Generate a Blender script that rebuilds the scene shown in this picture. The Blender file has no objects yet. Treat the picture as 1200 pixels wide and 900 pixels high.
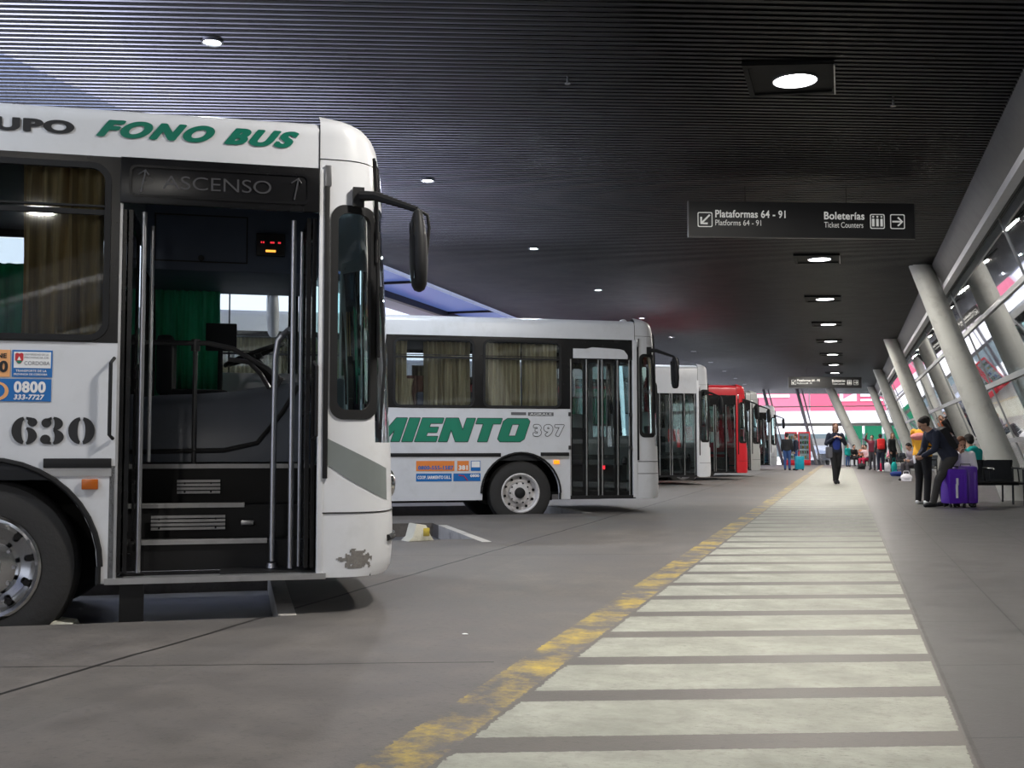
import bpy, bmesh, math, random
from mathutils import Vector, Matrix
from mathutils.geometry import tessellate_polygon
from mathutils import noise as mnoise
random.seed(7)
C = bpy.context.scene.collection
PI = math.pi
# ---------------------------------------------------------------- materials
class Ex:
    """tiny wrapper so that shader maths can be written as expressions"""
    def __init__(s, nt, k): s.nt = nt; s.k = k
    def op(s, o, b=None, c=None):
        n = s.nt.nodes.new('ShaderNodeMath'); n.operation = o
        for i, v in enumerate((s, b, c)):
            if v is None: continue
            if isinstance(v, Ex): s.nt.links.new(v.k, n.inputs[i])
            else: n.inputs[i].default_value = v
        return Ex(s.nt, n.outputs[0])
    def __add__(s, b): return s.op('ADD', b)
    def __sub__(s, b): return s.op('SUBTRACT', b)
    def __mul__(s, b): return s.op('MULTIPLY', b)
    def __truediv__(s, b): return s.op('DIVIDE', b)
    def fract(s): return s.op('FRACT')
    def floor(s): return s.op('FLOOR')
    def abs(s): return s.op('ABSOLUTE')
    def lt(s, b): return s.op('LESS_THAN', b)
    def gt(s, b): return s.op('GREATER_THAN', b)
    def clamp(s):
        r = s.op('MAXIMUM', 0.0); return r.op('MINIMUM', 1.0)
def new_mat(name):
    m = bpy.data.materials.new(name); m.use_nodes = True
    nt = m.node_tree; nt.nodes.clear()
    o = nt.nodes.new('ShaderNodeOutputMaterial')
    return m, nt, o
def noise(nt, vec, scale, detail=4, rough=.6, stretch=None):
    if stretch:
        mp = nt.nodes.new('ShaderNodeMapping'); mp.inputs['Scale'].default_value = stretch
        nt.links.new(vec, mp.inputs['Vector']); vec = mp.outputs[0]
    n = nt.nodes.new('ShaderNodeTexNoise'); n.inputs['Scale'].default_value = scale
    n.inputs['Detail'].default_value = detail; n.inputs['Roughness'].default_value = rough
    nt.links.new(vec, n.inputs['Vector']); return Ex(nt, n.outputs['Fac'])
def mixc(nt, fac, a, b):
    n = nt.nodes.new('ShaderNodeMix'); n.data_type = 'RGBA'
    if isinstance(fac, Ex): nt.links.new(fac.k, n.inputs[0])
    else: n.inputs[0].default_value = fac
    for i, v in ((6, a), (7, b)):
        if isinstance(v, tuple): n.inputs[i].default_value = (*v[:3], 1)
        else: nt.links.new(v, n.inputs[i])
    return n.outputs[2]
MATS = {}
def mat(name, col, rough=.5, metal=0., var=.12, scale=6., bump=0., emit=0., dirt=None, spec=.5, stretch=None, trans=0, sheer=0.):
    if name in MATS: return MATS[name]
    m, nt, o = new_mat(name)
    p = nt.nodes.new('ShaderNodeBsdfPrincipled'); nt.links.new(p.outputs[0], o.inputs[0])
    tc = nt.nodes.new('ShaderNodeTexCoord')
    n = noise(nt, tc.outputs['Object'], scale, stretch=stretch)
    lo = tuple(c*(1-var) for c in col); hi = tuple(min(1, c*(1+var)) for c in col)
    c = mixc(nt, n, lo, hi)
    if dirt:
        n2 = noise(nt, tc.outputs['Object'], 3.1, 8, .7)
        c = mixc(nt, ((n2-.52)*6).clamp()*dirt[1], c, dirt[0])
    nt.links.new(c, p.inputs['Base Color'])
    nt.links.new((n*.15+(rough-.07)).k, p.inputs['Roughness'])
    p.inputs['Metallic'].default_value = metal
    p.inputs['Specular IOR Level'].default_value = spec
    if trans: p.inputs['Transmission Weight'].default_value = trans
    if bump:
        b = nt.nodes.new('ShaderNodeBump'); b.inputs['Strength'].default_value = bump; b.inputs['Distance'].default_value = .01
        nt.links.new(noise(nt, tc.outputs['Object'], scale*5).k, b.inputs['Height']); nt.links.new(b.outputs[0], p.inputs['Normal'])
    if emit:
        p.inputs['Emission Color'].default_value = (*col, 1); p.inputs['Emission Strength'].default_value = emit
    if sheer:
        t = nt.nodes.new('ShaderNodeBsdfTranslucent'); nt.links.new(c, t.inputs[0]); x = nt.nodes.new('ShaderNodeMixShader'); x.inputs[0].default_value = sheer
        nt.links.new(p.outputs[0], x.inputs[1]); nt.links.new(t.outputs[0], x.inputs[2]); nt.links.new(x.outputs[0], o.inputs[0])
    MATS[name] = m; return m
def glass(name, tint, base=.08, gl=1.0, rough=.02):
    if name in MATS: return MATS[name]
    m, nt, o = new_mat(name)
    t = nt.nodes.new('ShaderNodeBsdfTransparent'); t.inputs[0].default_value = (*tint, 1)
    g = nt.nodes.new('ShaderNodeBsdfGlossy'); g.inputs['Roughness'].default_value = rough; g.inputs[0].default_value = (gl, gl, gl, 1)
    f = nt.nodes.new('ShaderNodeFresnel'); f.inputs[0].default_value = 1.5
    x = nt.nodes.new('ShaderNodeMixShader')
    fac = (Ex(nt, f.outputs[0])*1.3 + base).clamp()
    nt.links.new(fac.k, x.inputs[0]); nt.links.new(t.outputs[0], x.inputs[1]); nt.links.new(g.outputs[0], x.inputs[2])
    nt.links.new(x.outputs[0], o.inputs[0]); MATS[name] = m; return m
def emis(name, col, s):
    if name in MATS: return MATS[name]
    m, nt, o = new_mat(name); e = nt.nodes.new('ShaderNodeEmission')
    tc = nt.nodes.new('ShaderNodeTexCoord'); n = noise(nt, tc.outputs['Object'], 2.)
    nt.links.new(mixc(nt, n, tuple(c*.92 for c in col), col), e.inputs[0]); e.inputs[1].default_value = s
    nt.links.new(e.outputs[0], o.inputs[0]); MATS[name] = m; return m

# ---------------------------------------------------------------- mesh builder
class MB:
    def __init__(s): s.v = []; s.f = []; s.mi = []
    def add(s, vs, fs, mi=0):
        b = len(s.v); s.v += [tuple(p) for p in vs]; s.f += [tuple(b+i for i in f) for f in fs]; s.mi += [mi]*len(fs); return s
    def box(s, x0, x1, y0, y1, z0, z1, rot=0, mi=0, M=None):
        vs = [Vector((x, y, z)) for x in (x0, x1) for y in (y0, y1) for z in (z0, z1)]
        if rot:
            c = Vector(((x0+x1)/2, (y0+y1)/2, 0)); R = Matrix.Rotation(rot, 3, 'Z'); vs = [R@(p-c)+c for p in vs]
        if M is not None: vs = [M@p for p in vs]
        return s.add(vs, [(0, 1, 3, 2), (4, 6, 7, 5), (0, 4, 5, 1), (2, 3, 7, 6), (0, 2, 6, 4), (1, 5, 7, 3)], mi)
    def cone(s, p0, p1, r0, r1=None, n=12, mi=0, flat=1.):
        r1 = r0 if r1 is None else r1; p0 = Vector(p0); p1 = Vector(p1); d = (p1-p0).normalized()
        a = d.orthogonal().normalized() if abs(d.z) < .999 else Vector((1, 0, 0)); b = d.cross(a)
        vs = []
        for p, r in ((p0, r0), (p1, r1)):
            for i in range(n): t = 2*PI*i/n; vs.append(p+a*math.cos(t)*r+b*math.sin(t)*r*flat)
        fs = [(i, (i+1) % n, n+(i+1) % n, n+i) for i in range(n)]+[tuple(range(n-1, -1, -1)), tuple(range(n, 2*n))]
        return s.add(vs, fs, mi)
    def ell(s, c, r, n=16, m=10, R=None, mi=0):
        c = Vector(c); vs = []; fs = []
        for j in range(1, m):
            th = PI*j/m
            for i in range(n):
                ph = 2*PI*i/n; p = Vector((r[0]*math.sin(th)*math.cos(ph), r[1]*math.sin(th)*math.sin(ph), r[2]*math.cos(th)))
                vs.append(c+(R@p if R else p))
        top = Vector((0, 0, r[2])); bot = -top
        vs += [c+(R@top if R else top), c+(R@bot if R else bot)]; T = len(vs)-2; B = T+1
        for j in range(m-2):
            for i in range(n): fs.append((j*n+i, (j+1)*n+i, (j+1)*n+(i+1) % n, j*n+(i+1) % n))
        for i in range(n): fs.append((T, i, (i+1) % n)); fs.append((B, (m-2)*n+(i+1) % n, (m-2)*n+i))
        return s.add(vs, fs, mi)
    def cap(s, p0, p1, r0, r1=None, n=12):
        r1 = r0 if r1 is None else r1
        s.cone(p0, p1, r0, r1, n); s.ell(p0, (r0,)*3, n, 8); s.ell(p1, (r1,)*3, n, 8); return s
    def tube(s, pts, r, n=8, closed=False, mi=0):
        pts = [Vector(p) for p in pts]; N = len(pts); vs = []; a = None
        for i, p in enumerate(pts):
            if closed: d = pts[(i+1) % N]-pts[i-1]
            else: d = pts[min(i+1, N-1)]-pts[max(i-1, 0)]
            d.normalize()
            if a is None: a = d.orthogonal().normalized()
            a = (a-d*a.dot(d)).normalized(); b = d.cross(a)
            rr = r[i] if isinstance(r, (list, tuple)) else r
            for k in range(n): t = 2*PI*k/n; vs.append(p+a*math.cos(t)*rr+b*math.sin(t)*rr)
        fs = []
        for i in range(N if closed else N-1):
            j = (i+1) % N
            for k in range(n): fs.append((i*n+k, i*n+(k+1) % n, j*n+(k+1) % n, j*n+k))
        if not closed: fs += [tuple(range(n-1, -1, -1)), tuple((N-1)*n+k for k in range(n))]
        return s.add(vs, fs, mi)
    def lathe(s, prof, c, axis='y', n=32, mi=0):
        """prof: list of (radius, height along axis)"""
        c = Vector(c); vs = []; m = len(prof)
        for i in range(n):
            t = 2*PI*i/n; ct, st = math.cos(t), math.sin(t)
            for r, h in prof:
                vs.append(c+(Vector((r*ct, h, r*st)) if axis == 'y' else Vector((r*ct, r*st, h)) if axis == 'z' else Vector((h, r*ct, r*st))))
        fs = [(i*m+k, ((i+1) % n)*m+k, ((i+1) % n)*m+k+1, i*m+k+1) for i in range(n) for k in range(m-1)]
        return s.add(vs, fs, mi)
    def grid(s, fn, us, vs_, mi=0, skip=None):
        nu, nv = len(us), len(vs_)
        V = [fn(u, v) for u in us for v in vs_]; fs = []
        for i in range(nu-1):
            for j in range(nv-1):
                if skip and skip((us[i]+us[i+1])/2, (vs_[j]+vs_[j+1])/2): continue
                fs.append((i*nv+j, (i+1)*nv+j, (i+1)*nv+j+1, i*nv+j+1))
        return s.add(V, fs, mi)
    def poly(s, outer, holes, t0, t1, mp, mi=0):
        """flat plate with holes; 2-d outline -> mp(a, b, t)"""
        loops = [outer]+list(holes); flat = [p for l in loops for p in l]
        tris = tessellate_polygon([[Vector((p[0], p[1], 0)) for p in l] for l in loops])
        n = len(flat); vs = [mp(p[0], p[1], t0) for p in flat]+[mp(p[0], p[1], t1) for p in flat]; fs = []
        for t in tris: fs.append(tuple(t)); fs.append(tuple(n+i for i in reversed(t)))
        k = 0
        for l in loops:
            for i in range(len(l)): a = k+i; b = k+(i+1) % len(l); fs.append((a, b, n+b, n+a))
            k += len(l)
        return s.add(vs, fs, mi)
    def ring(s, o, i, t0, t1, mp, mi=0):
        n = len(o); vs = [mp(*p, t0) for p in o]+[mp(*p, t0) for p in i]+[mp(*p, t1) for p in i]+[mp(*p, t1) for p in o]; fs = []
        for k in range(n):
            l = (k+1) % n
            for q in range(4): r = (q+1) % 4; fs.append((q*n+k, q*n+l, r*n+l, r*n+k))
        return s.add(vs, fs, mi)
    def build(s, name, m, parent=None, sharp=.6, bevel=0, tags=None, loc=None):
        me = bpy.data.meshes.new(name); me.from_pydata(s.v, [], s.f)
        ms = m if isinstance(m, (list, tuple)) else [m]
        for x in ms: me.materials.append(x)
        if len(ms) > 1: me.polygons.foreach_set('material_index', s.mi)
        bm = bmesh.new(); bm.from_mesh(me); bmesh.ops.recalc_face_normals(bm, faces=bm.faces)
        if bevel:
            es = [e for e in bm.edges if len(e.link_faces) == 2 and e.calc_face_angle(0) > .7]
            bmesh.ops.bevel(bm, geom=es, offset=bevel, segments=2, profile=.6, affect='EDGES', clamp_overlap=True)
        bm.to_mesh(me); bm.free()
        me.polygons.foreach_set('use_smooth', [True]*len(me.polygons)); me.set_sharp_from_angle(angle=sharp)
        o = bpy.data.objects.new(name, me); C.objects.link(o)
        if parent: o.parent = parent
        if loc: o.location = loc
        if tags: tag(o, *tags)
        return o
def tag(o, label=None, cat=None, group=None, kind=None):
    if label: o['label'] = label
    if cat: o['category'] = cat
    if group: o['group'] = group
    if kind: o['kind'] = kind
    return o
def empty(name, loc, rz=0, tags=None):
    o = bpy.data.objects.new(name, None); C.objects.link(o); o.location = loc; o.rotation_euler = (0, 0, rz)
    o.empty_display_size = .2
    if tags: tag(o, *tags)
    return o
def struct(o): o['kind'] = 'structure'; return o
def rrect(x0, x1, z0, z1, r, n=5):
    P = []
    for cx, cz, a in ((x1-r, z1-r, 0), (x0+r, z1-r, PI/2), (x0+r, z0+r, PI), (x1-r, z0+r, 1.5*PI)):
        for k in range(n+1): t = a+PI/2*k/n; P.append((cx+r*math.cos(t), cz+r*math.sin(t)))
    return P
def copy_tree(o, parent=None):
    c = o.copy(); C.objects.link(c)
    if parent: c.parent = parent
    for ch in o.children: copy_tree(ch, c)
    return c
def text_mesh(body, bold=0., shear=0., space=1.):
    cu = bpy.data.curves.new('lettering', 'FONT'); cu.body = body; cu.offset = bold; cu.shear = shear; cu.space_character = space
    o = bpy.data.objects.new('lettering', cu); C.objects.link(o); bpy.context.view_layer.update()
    me = bpy.data.meshes.new_from_object(o.evaluated_get(bpy.context.evaluated_depsgraph_get()))
    vs = [v.co.copy() for v in me.vertices]; fs = [tuple(p.vertices) for p in me.polygons]
    bpy.data.objects.remove(o); bpy.data.curves.remove(cu); bpy.data.meshes.remove(me)
    return vs, fs
def text(name, body, a0, a1, b0, b1, mp, m, parent, bold=0., shear=0., space=1., t=.002, ref=None):
    """lettering fitted to the rectangle a0..a1, b0..b1 of a face; heavy weights are struck several times, slightly shifted"""
    off = min(bold, .018) if bold > 0 else bold
    vs, fs = text_mesh(body, off, shear, space+bold*2.2)
    x0 = min(v.x for v in vs); x1 = max(v.x for v in vs); y0 = min(v.y for v in vs); y1 = max(v.y for v in vs)
    e = max(0, bold-off)*(a1-a0)/(x1-x0); ey = max(0, bold-off)*.6*(b1-b0)/(y1-y0)
    g = 0. if ref is None else ref
    b = MB(); sh = [(0, 0)] if e+g <= 0 else [(math.cos(2*PI*k/10)*(e+g), math.sin(2*PI*k/10)*(ey+g)) for k in range(10)]+[(e*.5, 0), (-e*.5, 0)]
    for i, (sx, sy) in enumerate(sh):
        b.add([mp(a0+e+(v.x-x0)/(x1-x0)*(a1-a0-2*e)+sx, b0+ey+(v.y-y0)/(y1-y0)*(b1-b0-2*ey)+sy, t+i*.00002) for v in vs], fs)
    return b.build(name, m, parent)
WORLD = 1.5
SUN = 8.5
EXPO = .25
# ---------------------------------------------------------------- palette
white = mat('bus_white', (.62, .63, .66), .3, var=.05, dirt=((.33, .32, .30), .18))
black = mat('gloss_black', (.006, .006, .007), .25, var=.2, spec=.35)
rubber = mat('rubber', (.010, .010, .011), .6, spec=.3)
tyre_m = mat('tyre_rubber', (.022, .021, .021), .75, bump=.4)
alu = mat('aluminium', (.45, .45, .46), .35, .8, dirt=((.12, .11, .10), .4))
dark_in = mat('interior_grey', (.035, .038, .046), .5)
dash_m = mat('moulded_dash', (.13, .145, .18), .38)
step_m = mat('step_black', (.008, .008, .009), .5, spec=.3)
beige = mat('beige_curtain', (.58, .40, .20), .85, sheer=.3, var=.85, scale=20, stretch=(1, 1, .05))  # strong vertical streaks paint the light and shade of the folds
brown_c = mat('tan_curtain', (.80, .51, .37), .85, sheer=.3, var=.8, scale=18, stretch=(1, 1, .05))  # fold highlights and shade streaked into the colour here too
greenc = mat('green_curtain', (.11, .52, .33), .8, sheer=.5, var=.35, scale=30, stretch=(1, 1, .05))
green_t = mat('green_lettering', (.0, .14, .09), .4, var=.03)
green_t2 = mat('green_panel_lettering', (.0, .19, .11), .4, var=.03)
ink = mat('black_ink', (.01, .01, .012), .5)
paper = mat('white_ink', (.8, .8, .8), .5, var=.02)
blue_s = mat('blue_sticker', (.0, .13, .42), .4, var=.03)
orange_s = mat('orange_sticker', (.75, .22, .04), .4, var=.05)
peach_s = mat('peach_sticker', (.8, .38, .15), .4, var=.05)
red_m = mat('red_ink', (.5, .02, .03), .4)
amber = mat('amber_lens', (.42, .10, .01), .25); amber_on = mat('amber_lens_lit', (.9, .25, .01), .2, emit=1.2)
bglass = glass('window_glass', (.90, .93, .93), .025)
dglass = glass('door_glass', (.75, .8, .8), .05)
qglass = glass('quarter_glass', (.60, .85, .82), .04)
chrome = mat('chrome', (.6, .6, .6), .15, 1., var=.05)
steel = mat('brushed_steel', (.38, .38, .40), .3, .9)
mglass = mat('mirror_glass', (.85, .87, .9), .04, 1., var=.01)
HEAD = math.radians(30.41)
FX, FY = math.cos(HEAD), math.sin(HEAD)
LANE = -.18

def side(off=0.):
    return lambda a, b, t: Vector((a, off-t, b))          # near side plate: t counts outwards
def curtain(name, x0, x1, z0, z1, y, m, parent, folds=None, amp=.022, gather=0):
    b = MB(); n = folds or max(3, int((x1-x0)/.055)); us = [i/(n*6) for i in range(n*6+1)]; vs = [0, .25, .5, .75, 1]
    ph = random.random()*6
    def fn(u, v):
        a = amp*(1+.4*math.sin(u*n*2.1+ph)); k = 1-gather*v*(1-v)*1.6
        xm = (x0+x1)/2; x = x0+(x1-x0)*u
        return Vector((xm+(x-xm)*k+.006*math.sin(v*5+u*20), y+a*math.sin(u*n*2*PI+ph+.5*math.sin(v*3)), z0+(z1-z0)*v))
    b.grid(fn, us, vs)
    b.grid(lambda u, v: fn(u, v)+Vector((0, .004, 0)), us, vs)
    return b.build(name, m, parent, sharp=2)

def wheel(parent, cx, cy, r, rimmat, hubmat, out=-1):
    """disc wheel, rim face turned towards -y (out=-1) or +y"""
    s = out; b = MB()
    b.lathe([(r*.60, .30*-s), (r*.86, .29*-s), (r*.965, .25*-s), (r, .2*-s), (r, .07*-s), (r*.965, .02*-s), (r*.86, .0), (r*.62, .01*-s), (r*.58, .04*-s), (r*.60, .30*-s)], (0, 0, 0), n=56)
    for k in range(4):
        b.lathe([(r*1.002, (.08+k*.035)*-s), (r*1.004, (.085+k*.035)*-s), (r*1.002, (.09+k*.035)*-s)], (0, 0, 0), n=56)
    w = empty('wheel', (cx, cy, r)); w.parent = parent
    b.build('tyre', tyre_m, w)
    R = r*.58; q = MB()
    q.lathe([(R+.012, .02*-s), (R+.016, .005*-s), (R, .0), (R-.02, .02*-s), (R-.025, .10*-s), (R-.06, .13*-s), (R*.62, .10*-s), (R*.56, .055*-s), (R*.50, .05*-s), (0.001, .05*-s)], (0, 0, 0), n=48)
    for k in range(10):
        a = 2*PI*k/10+.2; q.cone((R*.80*math.cos(a), .119*-s, R*.80*math.sin(a)), (R*.80*math.cos(a), .10*-s, R*.80*math.sin(a)), .021, .021, 10, mi=1)
    q.build('rim', [rimmat, black], w)
    h = MB(); h.lathe([(.0005, -.012*-s), (.05, -.01*-s), (.075, .0), (.085, .05*-s), (.10, .055*-s)], (0, 0, 0), n=24)
    h.build('hub', hubmat, w)
    for k in range(10):
        a = 2*PI*k/10; n = MB(); n.cone((R*.53*math.cos(a), .058*-s, R*.53*math.sin(a)), (R*.53*math.cos(a), .025*-s, R*.53*math.sin(a)), .014, .011, 6)
        n.build('lug_nut', hubmat, w)
    return w

def make_bus(name, org, label, P):
    root = empty(name, (org[0], org[1], LANE), HEAD, (label, 'bus'))
    L = 11.2; W = 2.5; body = P.get('body', white); band = P.get('band', black); H = P.get('H', 3.21); dz = H-3.21
    zb0, zb1 = 1.80, 2.906+dz*.6
    dx0, dx1 = P['door']; near = side(0)
    hi = P.get('detail', 2)
    arch = lambda cx, r: [(cx-r*math.cos(t), .5+r*math.sin(t)) for t in [PI*k/18 for k in range(19)]]
    rear_w = -8.2
    # lower skin with wheel arches
    out = [(-L, .40), (rear_w-.62, .40)]+arch(rear_w, .62)+[(rear_w+.62, .40), (-2.3-.61, .40)]+arch(-2.3, .61)+[(-2.3+.61, .40), (dx0, .40), (dx0, zb0), (-L, zb0)]
    b = MB(); b.poly(out, [], 0, -.04, near)
    far = lambda a, c, t: Vector((a, W+t, c))
    outf = [p for p in out if p[0] < -1.6]+[]
    outf = [(-L, .40), (rear_w-.62, .40)]+arch(rear_w, .62)+[(rear_w+.62, .40), (-2.91, .40)]+arch(-2.3, .61)+[(-1.69, .40), (-.44, .40), (-.44, zb0), (-L, zb0)]
    b.poly(outf, [], 0, -.04, far)
    # roof shell
    prof = [(0, zb1), (0, H-.10), (.006, H-.06), (.03, H-.025), (.07, H-.005), (.14, H+.01), (.45, H+.04), (W/2, H+.055)]
    prof = prof+[(W-y, z) for y, z in reversed(prof[:-1])]
    b.grid(lambda u, v: Vector((u, prof[int(v)][0], prof[int(v)][1])), [-L, -L*.5, -.44], list(range(len(prof))))
    b.box(-L, -L+.04, 0, W, .4, H-.1)
    b.build('body', body, root, bevel=0)
    # window band with openings
    wins = [(-1.651-1.385*k-1.25, -1.651-1.385*k) for k in range(7)]
    holes = [rrect(a+.02, c-.02, zb0+.03, zb1-.06, .09) for a, c in wins]
    b = MB(); b.poly([(-L, zb0), (dx0, zb0), (dx0, zb1), (-L, zb1)], holes, .002, -.035, near)
    dw = [rrect(-1.5, -.52, 1.62, 2.62, .07)]
    b.poly([(-L, zb0), (-1.55, zb0), (-1.55, 1.55), (-.44, 1.55), (-.44, zb1), (-L, zb1)], [rrect(a+.02, c-.02, zb0+.03, zb1-.06, .09) for a, c in wins[:7]]+dw, .004, -.035, far)
    b.build('window_band', band, root)
    for k, (a, c) in enumerate(wins):
        if hi < 1 and k > 1: break
        f = MB(); f.ring(rrect(a, c, zb0+.01, zb1-.04, .11), rrect(a+.035, c-.035, zb0+.045, zb1-.075, .08), .012, -.02, near)
        f.box(a+.03, c-.03, -.008, .015, 2.555, 2.585)
        f.box(a+.03, c-.03, -.012, .01, 2.60, 2.612)
        fr = f.build('window_frame', rubber, root)
        g = MB(); g.poly(rrect(a+.03, c-.03, zb0+.04, zb1-.07, .08), [], -.008, -.012, near); g.build('pane', bglass, fr)
        g = MB(); g.poly(rrect(a+.03, c-.03, zb0+.04, zb1-.07, .08), [], -.008, -.012, far); g.build('pane', bglass, fr)
    g = MB(); g.poly(dw[0], [], -.01, -.014, far); g.build('driver_window', bglass, root)
    g = MB(); g.ring(rrect(-1.53, -.49, 1.59, 2.65, .09), dw[0], .01, -.02, far); g.box(-1.0, -.988, W-.01, W+.01, 1.62, 2.62); g.build('driver_window_frame', rubber, root)
    # front mask --------------------------------------------------
    def Dz(z):
        pts = [(.36, .47), (.44, .515), (.55, .53), (.75, .53), (.80, .525), (1.3, .51), (2.2, .475), (2.9, .43), (3.02, .42), (H-.10, .40), (H-.05, .375), (H-.01, .33), (H+.03, .24), (H+.06, .02)]
        for (a, x), (c, y) in zip(pts, pts[1:]):
            if z <= c: return x+(y-x)*max(0, z-a)/(c-a)
        return pts[-1][1]
    def hw(z): return 1.25 if z < H-.08 else 1.25-.02*((z-H+.08)/.08)**2 if z < H else 1.23-.10*((z-H)/.06)
    def S(phi, z, t=0.):
        def q(ph):
            D = Dz(z)+.02; w = hw(z)
            return Vector((-.44+D*abs(math.cos(ph))**.5, 1.25+w*math.copysign(abs(math.sin(ph))**.5, math.sin(ph)), z))
        p = q(phi)
        if t:
            d = q(phi+.004)-q(phi-.004)
            if d.length < 1e-6: d = Vector((0, 1, 0))
            n = Vector((d.y, -d.x, 0)).normalized(); p = p+n*t
        return p
    def phix(x, z): return -math.acos(min(1, max(0, (x+.44)/(Dz(z)+.02)))**2)
    fm = lambda x, z, t: S(phix(x, z), z, t)
    qz0, qz1 = 1.40, 2.66+dz*.5
    qx0, qx1 = -.335, -.105
    wz0, wz1 = 1.22, 2.72+dz*.5
    zs = sorted(set([.40, .44, .5, .6, .7, .78, .80, 1.0, 1.22, 1.4, 1.7, 2.0, 2.3, 2.5, qz1, wz1, 2.8+dz*.5, 2.9+dz*.5, 3.0+dz, H-.10, H-.08, H-.05, H-.03, H-.01, H+.01, H+.03, H+.045, H+.055]))
    zs = [z for i, z in enumerate(zs) if i == 0 or z-zs[i-1] > 1e-4]
    # columns: s in [-1,1] -> phi; columns slide with z so that they follow the corner glass edges
    NS = 48
    def phis(s, z):
        pa, pb = phix(qx0, min(max(z, qz0), qz1)), phix(qx1-(.03 if z < 1.7 else 0)*0, min(max(z, qz0), qz1))
        K = [(-1, -PI/2+1e-4), (-.9, pa), (-.7, pb), (-.62, pb+.07), (0, 0)]
        sg = 1 if s > 0 else -1; a = -abs(s)
        for (u, x), (v, y) in zip(K, K[1:]):
            if a <= v+1e-9: return (x+(y-x)*(a-u)/(v-u))*-sg if s > 0 else x+(y-x)*(a-u)/(v-u)
        return 0
    ss = [-1, -.97, -.94, -.9, -.87, -.84, -.8, -.76, -.73, -.7, -.66, -.62]+[-.62+.62*k/12 for k in range(1, 12)]
    ss = ss+[0]+[-x for x in reversed(ss)]
    def isq(s, z): return .70 < abs(s) < .9 and qz0 < z < qz1
    def isw(s, z): return abs(s) < .62 and wz0 < z < wz1
    b = MB(); b.grid(lambda s, z: S(phis(s, z), z), ss, zs, skip=lambda s, z: isq(s, z) or isw(s, z))
    b.build('front_panel', P.get('front', body), root, sharp=.9)
    zq = [qz0]+[z for z in zs if qz0 < z < qz1]+[qz1]
    b = MB(); b.grid(lambda s, z: S(phis(s, z), z, -.006), [s for s in ss if s <= -.7 and s >= -.9], zq); b.build('quarter_glass', qglass, root, sharp=2)
    b = MB(); b.grid(lambda s, z: S(phis(s, z), z, -.006), [s for s in ss if s >= .7 and s <= .9], zq); b.build('quarter_glass', qglass, root, sharp=2)
    zw = [wz0]+[z for z in zs if wz0 < z < wz1]+[wz1]
    b = MB(); b.grid(lambda s, z: S(phis(s, z), z, -.006), [s for s in ss if abs(s) <= .62], zw); b.build('windshield', bglass, root, sharp=2)
    def slant(pts):  # the lower edge of the corner glass drops towards the front
        return [(x, z-(max(0, (x-qx0))/(qx1-qx0))*.10*(1 if z < qz0+.2 else 0)) for x, z in pts]
    oR = rrect(qx0-.03, qx1+.035, qz0-.04, qz1+.03, .085, 8); iR = rrect(qx0+.015, qx1-.012, qz0+.02, qz1-.02, .06, 8)
    def dens(pts):
        r = []
        for i in range(len(pts)):
            a = pts[i]; c = pts[(i+1) % len(pts)]; k = max(1, int(math.dist(a, c)/.08))
            if math.dist(a, c) > .15: k = 14
            elif math.dist(a, c) > .04: k = 4
            else: k = 1
            r += [(a[0]+(c[0]-a[0])*j/k, a[1]+(c[1]-a[1])*j/k) for j in range(k)]
        return r
    # same point count on both loops
    def dens2(o, i):
        ro, ri = [], []
        for k in range(len(o)):
            a, c = o[k], o[(k+1) % len(o)]; e, f = i[k], i[(k+1) % len(i)]
            m = 14 if math.dist(a, c) > .5 else 5 if math.dist(a, c) > .05 else 1
            for j in range(m):
                u = j/m; ro.append((a[0]+(c[0]-a[0])*u, a[1]+(c[1]-a[1])*u)); ri.append((e[0]+(f[0]-e[0])*u, e[1]+(f[1]-e[1])*u))
        return ro, ri
    o_, i_ = dens2(oR, iR)
    b = MB(); b.ring(o_, i_, .008, -.01, fm); b.build('quarter_window_frame', rubber, root, sharp=1)
    # near pillar between door and front mask
    if hi > 0:
        b = MB(); b.box(dx1, -.40, -.006, .05, .42, zb1); b.build('door_pillar', P.get('front', body), root, bevel=.006)
        b = MB(); b.box(-.405, -.375, -.016, .0, 1.0, 2.80); b.build('pillar_rubber', rubber, root, bevel=.004)
        b = MB(); b.box(-.405, -.365, -.016, .0, 2.8, 2.93); b.build('pillar_cap', steel, root, bevel=.004)
        # parting line of the roof cap, bumper line
        b = MB(); b.tube([(-.44, -.001, zb1), (-.44, -.001, H-.08), (-.44, .03, H-.02), (-.44, .2, H+.015)], .004, 6)
        b.tube([S(phis(s, .79), .79, .001) for s in ss[:26]], .005, 6)
        b.tube([S(phis(s, 2.97), 2.97, .001) for s in ss[:26]], .003, 6)
        b.build('panel_seam', ink, root)
    # head lamp, destination window, front door grab, bumpers on the front face
    if hi > 0:
        for sg in (-1, 1):
            c = S(.3*sg, .95, -.02)
            b = MB(); b.ell(c, (.05, .14, .10)); b.build('headlight', chrome, root)
        b = MB(); b.tube([S(phis(s, .62), .62, .004) for s in ss if abs(s) < .5], .02, 8); b.build('bumper_strip', rubber, root)
        b = MB(); b.grid(lambda s, z: S(phis(s, z), z, .004), [s for s in ss if abs(s) < .6], [2.78+dz*.5, 2.84+dz*.5, 2.9+dz*.5, 3.0+dz*.8]); b.build('destination_glass', black, root)
        # wipers
        for s0, s1 in ((-.60, -.45), (.1, .3)):
            b = MB(); b.tube([S(phis(s0, 1.3), 1.3, .03), S(phis(s0+.02, 1.7), 1.7, .05), S(phis(s0, 2.2), 2.2, .04)], .009, 6)
            b.tube([S(phis(s0-.01, 1.75), 1.75, .02), S(phis(s0, 2.55), 2.55, .02)], .012, 6); b.build('wiper', rubber, root)
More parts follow.
